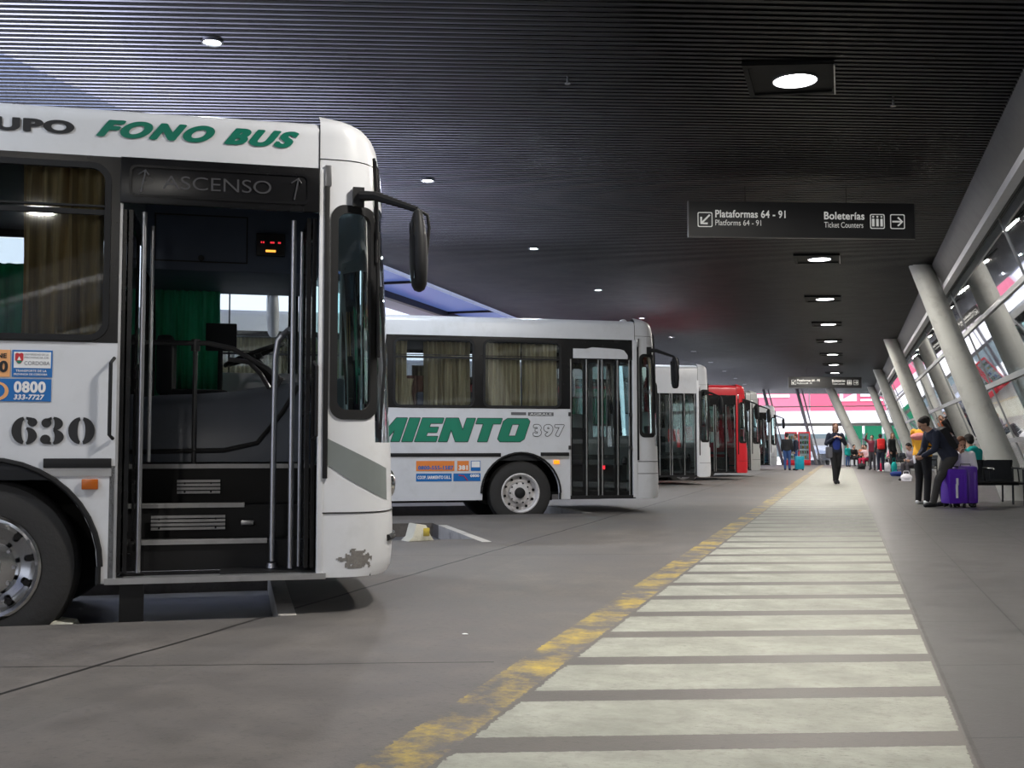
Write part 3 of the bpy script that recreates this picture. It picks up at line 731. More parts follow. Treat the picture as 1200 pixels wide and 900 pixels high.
b = MB(); b.poly([(-2.143, 1.69), (-2.133, 1.712), (-2.123, 1.69)], [], .0066, .0075, nr); b.build('crest_tower', paper, cr)
s = sticker('sticker', -2.42, -2.182, 1.592, 1.748, peach_s)
text('lettering', 'LINE', -2.28, -2.20, 1.70, 1.727, nr, ink, s, bold=.04, t=.006); text('lettering', '100', -2.32, -2.192, 1.618, 1.685, nr, ink, s, bold=.05, t=.006)
s = sticker('sticker', -2.42, -1.958, 1.452, 1.582, blue_s)
text('lettering', '0800', -2.158, -1.987, 1.502, 1.568, nr, paper, s, bold=.05, t=.006); text('lettering', '333-7727', -2.158, -1.993, 1.462, 1.492, nr, paper, s, bold=.04, t=.006, shear=.2)
b = MB(); b.ring([(-2.25+.065*math.cos(a)+.0, 1.51+.055*math.sin(a)) for a in [2*PI*k/20 for k in range(20)]], [(-2.255+.05*math.cos(a), 1.512+.042*math.sin(a)) for a in [2*PI*k/20 for k in range(20)]], .004, .006, nr); b.build('phone_mark', peach_s, s)
# --- header over the open door
h = MB(); h.box(-1.60, -.44, -.03, .0, 2.63, 2.905); hd = h.build('door_header', black, root, bevel=.006)
f = MB(); f.ring(rrect(-1.55, -.50, 2.67, 2.86, .04), rrect(-1.535, -.515, 2.685, 2.845, .03), .03, .036, nr); f.build('header_ridge', black, hd)
grey_l = mat('worn_raised_letter', (.05, .05, .055), .3)
text('lettering', 'ASCENSO', -1.36, -.73, 2.725, 2.805, nr, grey_l, hd, bold=-.005, t=.034)
for x in (-1.47, -.58):
    b = MB(); b.tube([(x-.012, -.034, 2.70), (x+.012, -.034, 2.83)], .005, 6); b.tube([(x-.03, -.034, 2.80), (x+.012, -.034, 2.83), (x+.03, -.034, 2.80)], .005, 6); b.build('arrow', grey_l, hd)
# --- open door: frame, folded leaves, sill
df_ = empty('door', (0, 0, 0)); df_.parent = root
b = MB(); b.box(-1.645, -.38, -.02, .10, .395, .43); b.build('sill', alu, df_)
b = MB(); b.box(-1.60, -1.585, .0, .04, .43, 2.9); b.build('jamb', alu, df_)
for x, sgn in ((-1.575, 1), (-.462, -1)):
    for k, dx in enumerate((0, .035)):
        b = MB(); xx = x+dx*sgn; yl = .02, .50
        mp = lambda a, c, t, xx=xx: Vector((xx+t, a, c))
        b.ring([(yl[0], .46), (yl[1], .46), (yl[1], 2.6), (yl[0], 2.6)], [(yl[0]+.05, .55), (yl[1]-.05, .55), (yl[1]-.05, 2.5), (yl[0]+.05, 2.5)], -.012, .012, mp)
        lf = b.build('folded_leaf', black, df_)
        g = MB(); g.box(xx-.003, xx+.003, yl[0]+.04, yl[1]-.04, .54, 2.51); g.build('pane', dglass, lf)
b = MB(); b.cone((-1.47, .08, .45), (-1.47, .08, 2.60), .016, .016, 14); b.cone((-1.445, .40, 1.1), (-1.445, .40, 2.58), .012, .012, 10); b.build('door_post', steel, df_)
b = MB(); b.cone((-.585, .12, .45), (-.585, .12, 2.60), .017, .017, 14); b.cone((-.53, .22, .45), (-.53, .22, 2.55), .012, .012, 12); b.build('door_post', steel, df_)
b = MB(); b.tube([(-.69, .28, .48), (-.69, .28, 1.2), (-.685, .28, 1.75), (-.67, .28, 1.86), (-.64, .28, 1.90), (-.60, .22, 1.93)], .019, 12); b.cone((-.69, .28, .44), (-.69, .28, .47), .035, .03, 12); b.build('grab_handle', steel, df_)
for x, s0 in ((-1.615, 1), (-.462, -1)):
    b = MB(); b.tube([(x, -.01, 1.24), (x-.015*s0, -.05, 1.26), (x-.015*s0, -.05, 1.68), (x, -.01, 1.71)], .011, 8); b.build('outer_grip', rubber, root)
# --- steps
st = empty('entrance_steps', (0, 0, 0)); st.parent = root
for k, (z, y0, x1, x0) in enumerate(((.62, .33, -.72, -1.5), (.83, .63, -.86, -1.52), (1.078, .93, -.44, -1.55))):
    y1 = y0+.34 if k < 2 else 1.35
    b = MB(); b.box(-1.62, -.42, y0+.02, y1, .43 if k == 0 else z-.3, z-.015); o = b.build('step', step_m, st)
    b = MB(); b.box(x0, x1, y0, y0+.05, z-.03, z); b.box(x0, x1, y0-.002, y0+.004, z-.012, z-.006); b.build('nosing', alu, o)
for z0, z1, x0, x1, y in ((.66, .75, -1.44, -.98, .625), (.88, .97, -1.30, -1.02, .925)):
    b = MB()
    for q in range(4): b.box(x0, x1, y-.008, y, z0+q*.025, z0+q*.025+.017)
    for xx in (x0+.05, x1-.06):
        for zz in (z0+.012, z1-.02): b.cone((xx, y-.012, zz), (xx, y-.006, zz), .007, .007, 8, mi=1)
    b.build('vent_plate', [alu, ink], st)
b = MB(); b.box(-.88, -.80, .612, .63, .685, .715); b.build('step_lamp', alu, st, bevel=.005)
b = MB(); b.box(-1.63, -1.60, .0, 1.3, .43, 1.08); b.box(-.46, -.43, .1, 1.3, .43, 1.08); b.build('step_wall', step_m, st)
# --- cab: moulded engine cover and dashboard, wheel, seat, curtain, overhead box
b = MB(); prof2 = [(0, 1.09), (.0, 1.50), (.10, 1.58), (.5, 1.60), (.55, 1.09)]
xs = [-1.58, -1.45, -1.2, -.95, -.75, -.6, -.45, -.25]
lift = [-.05, -.03, -.02, .0, .035, .06, .08, .08]
b.grid(lambda u, v: Vector((xs[u], 1.08+prof2[v][0]-.05*math.sin(u/7*PI), prof2[v][1]+(lift[u] if 0 < v < 4 else 0))), list(range(8)), list(range(5)))
b.add([(xs[0], 1.08+p[0], p[1]+(-.05 if 0 < i < 4 else 0)) for i, p in enumerate(prof2)], [(0, 1, 2, 3, 4)])
b.build('engine_cover', dash_m, root, sharp=1.)
b = MB(); b.tube([(-1.56, 1.045, 1.16), (-1.0, 1.02, 1.17), (-.78, 1.02, 1.22), (-.62, 1.03, 1.42), (-.5, 1.05, 1.62)], .016, 8); b.build('cover_seam', ink, root)
b = MB(); b.box(-.50, -.12, .30, 2.3, 1.08, 1.42); b.box(-.46, -.15, 1.35, 2.25, 1.40, 1.70); b.build('dashboard', dash_m, root, bevel=.03)
b = MB(); R = Matrix.Rotation(math.radians(-22), 3, 'Y'); cc = Vector((-.80, 1.85, 1.90))
b.tube([cc+R@Vector((.23*math.cos(t), .23*math.sin(t), 0)) for t in [2*PI*k/32 for k in range(32)]], .016, 8, closed=True)
for t in (0.3, 2.4, 4.6): b.cone(cc+R@Vector((.0, 0, -.03)), cc+R@Vector((.225*math.cos(t), .225*math.sin(t), 0)), .014, .012, 8)
b.cone(cc+R@Vector((0, 0, -.05)), cc+R@Vector((0, 0, .01)), .06, .05, 16); b.cone(cc+R@Vector((0, 0, -.05)), (-.45, 1.85, 1.45), .03, .04, 12); b.build('steering_wheel', rubber, root)
ds = empty('driver_seat', (0, 0, 0)); ds.parent = root
seatm = mat('seat_black', (.012, .012, .014), .85)
b = MB(); b.box(-1.42, -.98, 1.62, 2.1, 1.50, 1.62); b.build('cushion', seatm, ds, bevel=.04)
b = MB(); b.box(-1.50, -1.38, 1.62, 2.1, 1.58, 2.02); b.build('backrest', seatm, ds, bevel=.04)
b = MB(); b.box(-1.16, -.93, 1.88, 1.94, 1.93, 2.14); b.cone((-1.05, 1.91, 1.6), (-1.05, 1.91, 1.95), .02, .02, 8); b.build('headrest', seatm, ds, bevel=.02)
b = MB(); b.box(-1.3, -1.1, 1.75, 1.95, 1.06, 1.52); b.build('pedestal', step_m, ds)
b = MB(); b.tube([(-1.55, 1.02, 1.90), (-1.12, 1.02, 1.905), (-.95, 1.02, 1.87), (-.72, 1.02, 1.74), (-.62, 1.03, 1.66), (-.66, 1.04, 1.61)], .018, 10)
b.tube([(-.98, 1.05, 1.80), (-.84, 1.05, 1.78), (-.76, 1.05, 1.70), (-.70, 1.05, 1.60)], .017, 10)
b.cone((-1.2, 1.03, 1.08), (-1.2, 1.03, 1.90), .016, .016, 10); b.cone((-1.2, 1.03, 1.85), (-1.2, 1.03, 1.93), .03, .03, 12); b.build('guard_rail', mat('dark_rail', (.06, .06, .065), .35, .3), root)
curtain('curtain', -1.56, -1.06, 1.56, 2.66, 2.30, greenc, root, folds=9, gather=0)
b = MB(); b.box(-1.56, -.35, 1.25, 2.44, 2.44, 2.90); bx_ = b.build('overhead_locker', mat('locker_blue_grey', (.07, .09, .14), .5), root, bevel=.01)
b = MB(); b.ring([(-1.5, 2.50), (-.86, 2.50), (-.86, 2.84), (-1.5, 2.84)], [(-1.49, 2.51), (-.87, 2.51), (-.87, 2.83), (-1.49, 2.83)], 0, .006, lambda a, c, t: Vector((a, 1.25-t, c))); b.build('locker_lid', ink, bx_)
b = MB(); b.cone((-1.18, 1.24, 2.53), (-1.18, 1.25, 2.53), .022, .022, 10); b.build('latch', ink, bx_)
b = MB(); b.box(-.80, -.60, 1.20, 1.25, 2.56, 2.72); dp = b.build('fare_display', ink, root, bevel=.006)
redl = emis('red_diode', (1, .04, .06), .9); orl = emis('orange_diode', (1, .35, .05), 1.8)
b = MB()
for x in (-.765, -.75, -.70, -.69, -.68, -.645, -.635): b.box(x-.004, x+.004, 1.196, 1.2, 2.648, 2.66)
b.build('red_digits', redl, dp)
b = MB(); b.box(-.735, -.665, 1.195, 1.2, 2.585, 2.60); b.build('orange_bar', orl, dp)
# curtains in the passenger windows
curtain('curtain', -2.15, -1.70, 1.80, 2.87, .10, beige, root, folds=6, amp=.036)
curtain('curtain', -3.0, -2.62, 1.80, 2.87, .10, beige, root, folds=7, amp=.018)
for k in range(1, 4): curtain('curtain', -1.651-1.385*k-.62, -1.651-1.385*k-.03, 1.8, 2.87, .10, beige, root, folds=9, amp=.018)
for k in range(0, 7):
    x0 = -1.651-1.385*k; curtain('curtain', x0-.62, x0-.05, 1.8, 2.62, 2.38, greenc, root, folds=8)
    if k in (0, 1): curtain('curtain', x0-1.45, x0-.7, 1.8, 2.62, 2.38, greenc, root, folds=8)
# swoosh and scrape on the corner
front_stripe(root, I, mat('swoosh_grey', (.17, .19, .19), .4), (1.275, 1.06), (1.165, .86))
S, phis = I['S'], I['phis']
b = MB(); b.grid(lambda s, z: S(phis(s, z), z, .0025), [-.90+.006*k for k in range(50)], [.452+.007*k for k in range(24)], skip=lambda s, z: ((s+.79)/.085)**2+((z-.50)/(.075-.3*max(0, s+.80)))**2+1.6*mnoise.noise(Vector((s*45, z*38, 2.)))*1. > .85)
b.build('scraped_paint', mat('scraped_primer', (.17, .16, .15), .8, var=.5, scale=60), root)
# mud flap and jack stand under the sill
b = MB(); b.box(-1.59, -1.45, .28, .32, .08, .42); b.build('mud_flap', rubber, root)

# ---------------------------------------------------------------- bus 397
root, I = make_bus('bus', bays[2], 'white bus with big green lettering and number 397, second bus with closed door', dict(door=(-1.509, -.478), marker=amber_on, rim=(mat('painted_rim', (.62, .60, .60), .5, dirt=((.15, .13, .12), .8)), rubber)))
GL = {'I': (.45, [(0, 0), (.45, 0), (.45, 1), (0, 1)], []), 'E': (.92, [(0, 0), (.92, 0), (.92, .22), (.42, .22), (.42, .39), (.82, .39), (.82, .61), (.42, .61), (.42, .78), (.92, .78), (.92, 1), (0, 1)], []),
 'N': (1.28, [(0, 0), (.38, 0), (.38, .52), (.74, 0), (1.28, 0), (1.28, 1), (.90, 1), (.90, .48), (.54, 1), (0, 1)], []), 'T': (1.08, [(.33, 0), (.75, 0), (.75, .77), (1.08, .77), (1.08, 1), (0, 1), (0, .77), (.33, .77)], []),
 'O': (1.18, [(.14, 0), (1.04, 0), (1.18, .12), (1.18, .88), (1.04, 1), (.14, 1), (0, .88), (0, .12)], [[(.43, .24), (.75, .24), (.75, .76), (.43, .76)]]),
 'M': (1.5, [(0, 0), (.36, 0), (.36, .5), (.62, 0), (.88, 0), (1.14, .5), (1.14, 0), (1.5, 0), (1.5, 1), (1.04, 1), (.75, .45), (.46, 1), (0, 1)], []),
 'R': (1.15, [(0, 0), (.4, 0), (.4, .34), (.52, .34), (.70, 0), (1.15, 0), (.93, .40), (1.1, .54), (1.1, .87), (.96, 1), (0, 1)], [[(.4, .56), (.70, .56), (.70, .78), (.4, .78)]]),
 'A': (1.25, [(0, 0), (.38, 0), (.45, .2), (.8, .2), (.87, 0), (1.25, 0), (.87, 1), (.38, 1)], [[(.53, .40), (.72, .40), (.625, .72)]]),
 'S': (1.05, [(0, 0), (.93, 0), (1.05, .1), (1.05, .5), (.93, .61), (.42, .61), (.42, .78), (1.0, .78), (1.0, 1), (.12, 1), (0, .9), (0, .48), (.12, .38), (.64, .38), (.64, .22), (0, .22)], [])}
word = 'SARMIENTO'; hh = .355; tot = sum(GL[c][0] for c in word)+.10*(len(word)-1)
gi, gg = MB(), MB(); xx = -2.146-.34*hh-tot*hh
for c in word:
    w_, o_, h_ = GL[c]
    for k in range(8):
        dx, dz_ = .009*math.cos(k*PI/4), .009*math.sin(k*PI/4)
        gi.poly(o_, h_, .002, .0034+k*.00002, lambda a, c_, t, dx=dx, dz_=dz_: Vector((xx+dx+(a+.34*c_)*hh, -t, 1.29+dz_+c_*hh)))
    gg.poly(o_, h_, .0036, .006, lambda a, c_, t: Vector((xx+(a+.34*c_)*hh, -t, 1.29+c_*hh)))
    xx += (w_+.10)*hh
gi.build('lettering_outline', ink, root); gg.build('lettering', green_t2, root)
text('fleet_number', '397', -2.105, -1.61, 1.375, 1.555, nr, ink, root, bold=.05, t=.005, ref=.010, space=1.2)
text('fleet_number', '397', -2.105, -1.61, 1.375, 1.555, nr, white, root, bold=.05, t=.007, space=1.2)
s = sticker('maker_plate', -2.46, -2.22, 1.70, 1.745, mat('grey_plate', (.10, .10, .11), .4)); s = sticker('maker_plate', -2.19, -1.78, 1.69, 1.745, mat('grey_plate', (.10, .10, .11), .4))
text('lettering', 'AGRALE', -2.16, -1.81, 1.70, 1.735, nr, paper, s, t=.006)
s = sticker('sticker', -3.93, -3.345, .845, .998, orange_s, parent=root); text('lettering', '0800-555-1587', -3.90, -3.36, .865, .925, nr, blue_s, s, bold=.05, t=.006)
s = sticker('sticker', -3.30, -3.12, .845, .998, orange_s, parent=root); text('lettering', '381', -3.28, -3.14, .86, .93, nr, paper, s, bold=.05, t=.006)
s = sticker('sticker', -3.09, -2.94, .845, .998, blue_s, parent=root); sticker('white_field', -3.08, -2.95, .90, .99, paper, .005, s)
s = sticker('sticker', -3.93, -3.385, .690, .808, blue_s, parent=root); text('lettering', 'COOP. SARMIENTO S.R.L.', -3.91, -3.40, .725, .775, nr, paper, s, bold=.04, t=.006)
s = sticker('sticker', -3.36, -2.94, .690, .808, blue_s, parent=root); text('lettering', '0800', -3.10, -2.96, .75, .795, nr, paper, s, bold=.05, t=.006); b = MB(); b.tube([(-3.28, -.005, .78), (-3.2, -.005, .77), (-3.14, -.005, .70)], .008, 6); b.build('phone_mark', red_m, s)
closed_door(root, -1.509, -.478, .455, 2.585)
b = MB(); b.poly([(-1.509, 2.585), (-.478, 2.585), (-.478, 2.906), (-1.509, 2.906)], [], .0, -.03, nr); b.build('door_header', black, root)
b = MB(); b.poly([(-1.46, 2.60), (-.56, 2.60), (-.56, 2.66), (-.62, 2.735), (-.70, 2.755), (-1.15, 2.775), (-1.25, 2.75), (-1.46, 2.75)], [], .0, .012, nr); b.build('door_cowl', white, root)
b = MB(); b.box(-1.509, -.478, -.012, .05, .40, .455); b.build('sill', rubber, root)
for (a, c) in ((-4.29, -4.06), (-3.80, -3.07), (-2.86, -2.28), (-2.24, -1.68)):
    curtain('curtain', a, c, 1.84, 2.82, .13, brown_c, root, folds=int((c-a)/.07), amp=.045)
curtain('curtain', -4.1, -3.75, 1.84, 2.30, .20, mat('rust_curtain', (.12, .05, .04), .9), root, folds=5, gather=.5)
curtain('curtain', -4.16, -3.95, 1.84, 2.25, .14, brown_c, root, folds=4, gather=.8)
for k in range(2, 6): x0 = -1.651-1.385*k; curtain('curtain', x0-1.22, x0-.03, 1.84, 2.82, .12, brown_c, root, folds=18)
for k in range(0, 6): x0 = -1.651-1.385*k; curtain('curtain', x0-.6, x0-.05, 1.8, 2.62, 2.38, brown_c, root, folds=8)
for x in (-.52, -1.52):
    for z in (1.72, 1.2): b = MB(); b.box(x-.02, x+.02, -.02, 0, z-.03, z+.03); b.build('hinge', ink, root)
b = MB(); b.ell((-.45, .5, I['H']+.04), (.06, .06, .045)); b.build('beacon', mat('pale_plastic', (.7, .7, .72), .4), root)
b = MB(); b.ell((-4.65, 1.1, I['H']+.03), (.42, .5, .20)); b.build('roof_hatch', mat('cream_plastic', (.55, .52, .46), .5), root)
front_stripe(root, I, ink, (.985, .985), (.975, .975), 'panel_seam')
b = MB(); b.box(-.98, -.95, -.03, .0, .86, .92); b.build('red_reflector', emis('red_diode', (1, .04, .06), .9), root)

# ---------------------------------------------------------------- farther buses
def far_bus(i, label, P, hdr=None):
    root, I = make_bus('bus', bays[i], label, P)
    closed_door(root, P['door'][0], P['door'][1], .455, P.get('dt', 2.6))
    b = MB(); b.box(P['door'][0], P['door'][1], .0, .035, P.get('dt', 2.6), I['zb1']); b.build('door_header', hdr or black, root)
    b = MB(); b.box(P['door'][0], P['door'][1], -.012, .05, .40, .455); b.build('sill', rubber, root)
    for k in range(0, 3): x0 = -1.651-1.385*k; curtain('curtain', x0-1.2, x0-.03, 1.84, 2.82, .12, greenc if i == 4 else brown_c, root, folds=14)
    return root, I
dkm = mat('dark_red_tint', (.03, .012, .012), .4)
red_b = mat('bus_red', (.55, .02, .03), .3, var=.05); greyb = mat('bus_grey', (.33, .34, .34), .35, var=.05)
far_bus(4, 'white bus with tall roof and four dark door leaves, third in the row', dict(door=(-1.95, -.478), H=3.50, dt=2.72, detail=1), white)
far_bus(5, 'red bus with dark door and red front, fourth in the row', dict(door=(-1.9, -.46), H=3.22, body=red_b, detail=1, mirrorm=rubber), black)
far_bus(6, 'grey fronted bus with arched black mirror, standing next to the red bus', dict(door=(-1.7, -.46), H=3.25, body=greyb, detail=1), black)
far_bus(8, 'white bus farthest along the row, near the far opening', dict(door=(-1.7, -.46), H=3.22, detail=1), black)

# ================================================================= SIGNS
signm = mat('sign_panel', (.022, .022, .023), .5, var=.05); sw = mat('sign_white', (.75, .75, .72), .5, var=.02, emit=.25)
def hall_sign(pos, w, h, z, label):
    e = empty('hanging_sign', (pos[0], pos[1], z), math.atan(SK)*1.0, (label, 'sign'))
    mp = lambda a, c, t: Vector((a, -.03-t, c))
    b = MB(); b.box(0, w, -.03, .03, 0, h); b.build('panel', signm, e, bevel=.004)
    b = MB(); b.box(-.01, w+.01, -.034, .034, -.012, .0); b.box(-.012, 0, -.034, .034, 0, h); b.box(w, w+.012, -.034, .034, 0, h); b.build('edge_trim', mat('trim_dark_metal', (.08, .08, .08), .4, .5), e)
    for x in (w*.25, w*.7): b = MB(); b.cone((x, 0, h), (x, 0, CE-z+.01), .006, .006, 8); b.build('hanger_rod', ink, e)
    u = w/3.22
    def T(t, a0, a1, b0, b1, bold): text('lettering', t, a0*u, a1*u, b0*u, b1*u, mp, sw, e, bold=bold, t=.003)
    T('Plataformas 64 - 91', .37, 1.37, .265, .375, .025); T('Platforms 64 - 91', .37, 1.02, .155, .235, 0)
    T('Boleterías', 1.92, 2.50, .255, .365, .025); T('Ticket Counters', 1.92, 2.48, .14, .22, 0)
    def fr(x0): b = MB(); b.ring(rrect(x0*u, (x0+.21)*u, .13*u, .34*u, .02, 2), rrect((x0+.012)*u, (x0+.198)*u, .142*u, .328*u, .015, 2), 0, .004, mp); b.build('pictogram_frame', sw, e)
    fr(.12); fr(2.58); fr(2.87)
    def st_(pts, r): b = MB(); b.tube([mp(x*u, y*u, .003) for x, y in pts], r*u, 6); b.build('arrow', sw, e)
    st_([(.29, .30), (.17, .18)], .014); st_([(.17, .27), (.17, .18), (.26, .18)], .014)
    st_([(2.90, .235), (3.04, .235)], .012); st_([(2.98, .295), (3.045, .235), (2.98, .175)], .012)
    for x in (2.625, 2.685, 2.745):
        b = MB(); b.tube([mp(x*u, .165*u, .003), mp(x*u, .27*u, .003)], .018*u, 6); b.ell(mp(x*u, .302*u, .003), (.015*u, .006, .015*u), 8, 6); b.build('person_pictogram', sw, e)
import_pts = None
hall_sign((-2.05, 15.45), 3.22, .50, 3.97, 'black hanging sign with platform and ticket counter directions, nearest of the signs')
hall_sign((-2.45, 52.3), 3.4, .5, 3.80, 'small black hanging direction sign far down the hall')
# ================================================================= PEOPLE
def baked(b, name, m, parent, vox, smooth=2):
    me = bpy.data.meshes.new(name); me.from_pydata(b.v, [], b.f)
    bm = bmesh.new(); bm.from_mesh(me); bmesh.ops.recalc_face_normals(bm, faces=bm.faces); bm.to_mesh(me); bm.free()
    o = bpy.data.objects.new(name, me); C.objects.link(o)
    r = o.modifiers.new('r', 'REMESH'); r.mode = 'VOXEL'; r.voxel_size = vox
    s = o.modifiers.new('s', 'SMOOTH'); s.iterations = smooth; s.factor = .5
    bpy.context.view_layer.update()
    nm = bpy.data.meshes.new_from_object(o.evaluated_get(bpy.context.evaluated_depsgraph_get()))
    o.modifiers.clear(); o.data = nm; bpy.data.meshes.remove(me); nm.name = name
    nm.materials.clear(); nm.materials.append(m); nm.polygons.foreach_set('use_smooth', [True]*len(nm.polygons))
    o.parent = parent; return o
V = Vector
STAND = dict(pel=(0, 0, .95), chest=(0, 0, 1.27), neck=(0, -.01, 1.44), head=(0, .025, 1.60), look=(0, 1, 0),
    shR=(.18, -.01, 1.39), elR=(.235, -.03, 1.11), wrR=(.235, .05, .88), hdR=(.23, .08, .80),
    shL=(-.18, -.01, 1.39), elL=(-.235, -.03, 1.11), wrL=(-.235, .05, .88), hdL=(-.23, .08, .80),
    hiR=(.09, 0, .91), knR=(.10, .02, .50), anR=(.10, -.02, .09), toR=(.12, .13, .035),
    hiL=(-.09, 0, .91), knL=(-.10, .02, .50), anL=(-.10, -.02, .09), toL=(-.12, .13, .035))
def pose(**k): d = dict(STAND); d.update(k); return d
SIT = pose(pel=(0, 0, .53), chest=(0, .06, .84), neck=(0, .10, 1.01), head=(0, .15, 1.17), look=(0, 1, -.25),
    shR=(.18, .08, .96), elR=(.23, .14, .70), wrR=(.14, .34, .64), hdR=(.10, .41, .64), shL=(-.18, .08, .96), elL=(-.23, .14, .70), wrL=(-.14, .34, .64), hdL=(-.10, .41, .64),
    hiR=(.10, .02, .52), knR=(.13, .44, .50), anR=(.13, .42, .09), toR=(.14, .57, .035), hiL=(-.10, .02, .52), knL=(-.13, .44, .50), anL=(-.13, .42, .09), toL=(-.14, .57, .035))
def torso(b, J, g, lo=0., hi=1., bulge=1.):
    pel, ch, nk = V(J['pel']), V(J['chest']), V(J['neck'])
    rh = (V(J['hiR'])-V(J['hiL'])).normalized(); rs = (V(J['shR'])-V(J['shL'])).normalized()
    prof = [(-.14, .11, .09), (-.06, .155, .115), (.0, .168, .122), (.15, .158, .112), (.35, .145, .102), (.6, .162, .112), (.8, .178, .108), (.90, .17, .092), (.97, .12, .075), (1.03, .065, .06), (1.15, .055, .056)]
    rows = []; n = 20
    for t, a, c in prof:
        if t < lo-.2 or t > hi+.08: continue
        p = pel.lerp(ch, t/.6) if t < .6 else ch.lerp(nk, (t-.6)/.4)
        if t < 0: p = pel+(pel-ch).normalized()*(-t)*.55
        up = (ch-pel).normalized() if t < .6 else (nk-ch).normalized()
        r = rh.lerp(rs, min(1, max(0, t))).normalized(); f = up.cross(r).normalized()
        rows.append([p+r*(a+g)*bulge*math.cos(2*PI*k/n)+f*(c+g)*bulge*math.sin(2*PI*k/n) for k in range(n)])
    vs = [q for r_ in rows for q in r_]; fs = []
    for i in range(len(rows)-1):
        for k in range(n): fs.append((i*n+k, i*n+(k+1) % n, (i+1)*n+(k+1) % n, (i+1)*n+k))
    fs += [tuple(range(n-1, -1, -1)), tuple((len(rows)-1)*n+k for k in range(n))]
    b.add(vs, fs)
def hand(b, wr, hd, side, curl=.5, k=1.):
    wr, hd = V(wr), V(hd); d = (hd-wr).normalized(); L = .085*k
    inw = V((-side, .25, 0)); inw = (inw-d*inw.dot(d)).normalized(); w = d.cross(inw).normalized()
    b.cap(wr, wr+d*L*.5, .022*k, .026*k, 10)
    b.cap(wr+d*L*.45+w*.022*k, wr+d*L+w*.028*k, .016*k, .012*k, 8); b.cap(wr+d*L*.45-w*.022*k, wr+d*L-w*.028*k, .016*k, .012*k, 8); b.cap(wr+d*L*.45, wr+d*L, .018*k, .014*k, 8)
    for i, (o, ln) in enumerate(((-.030, .062), (-.010, .074), (.010, .070), (.030, .055))):
        a = wr+d*L+w*o*k; m = a+(d*math.cos(curl)+inw*math.sin(curl))*ln*.5*k; e = m+(d*math.cos(curl*2.2)+inw*math.sin(curl*2.2))*ln*.5*k
        b.cap(a, m, .0095*k, .0088*k, 8); b.cap(m, e, .0088*k, .0075*k, 8)
    tb = wr+d*L*.35+w*.028*k; m = tb+(d*.6+w*.5+inw*.45).normalized()*.042*k; b.cap(tb, m, .0125*k, .0105*k, 8); b.cap(m, m+(d*.8+inw*.5).normalized()*.03*k, .0105*k, .009*k, 8)
def head(b, c, look, k=1.):
    c = V(c); f = V(look).normalized(); r = f.cross(V((0, 0, 1))).normalized(); u = r.cross(f)
    R = Matrix((r, f, u)).transposed()
    P = lambda x, y, z: c+R@V((x*k, y*k, z*k))
    b.ell(P(0, -.012, .03), (.076*k, .094*k, .088*k), 20, 14, R); b.ell(P(0, .018, -.035), (.058*k, .068*k, .075*k), 18, 12, R)
    b.ell(P(0, .062, -.092), (.024*k, .022*k, .018*k), 10, 8, R)
    b.cap(P(0, .088, .012), P(0, .104, -.022), .008*k, .013*k, 8)
    b.ell(P(0, .078, -.062), (.026*k, .014*k, .010*k), 10, 8, R)
    b.ell(P(0, .078, .034), (.045*k, .016*k, .010*k), 12, 8, R)
    for s in (-1, 1):
        b.ell(P(s*.077, -.01, -.008), (.010*k, .018*k, .030*k), 8, 8, R); b.ell(P(s*.036, .062, -.022), (.022*k, .018*k, .018*k), 8, 8, R)
    return P, R
SKIN = mat('skin', (.42, .24, .17), .5, var=.06)
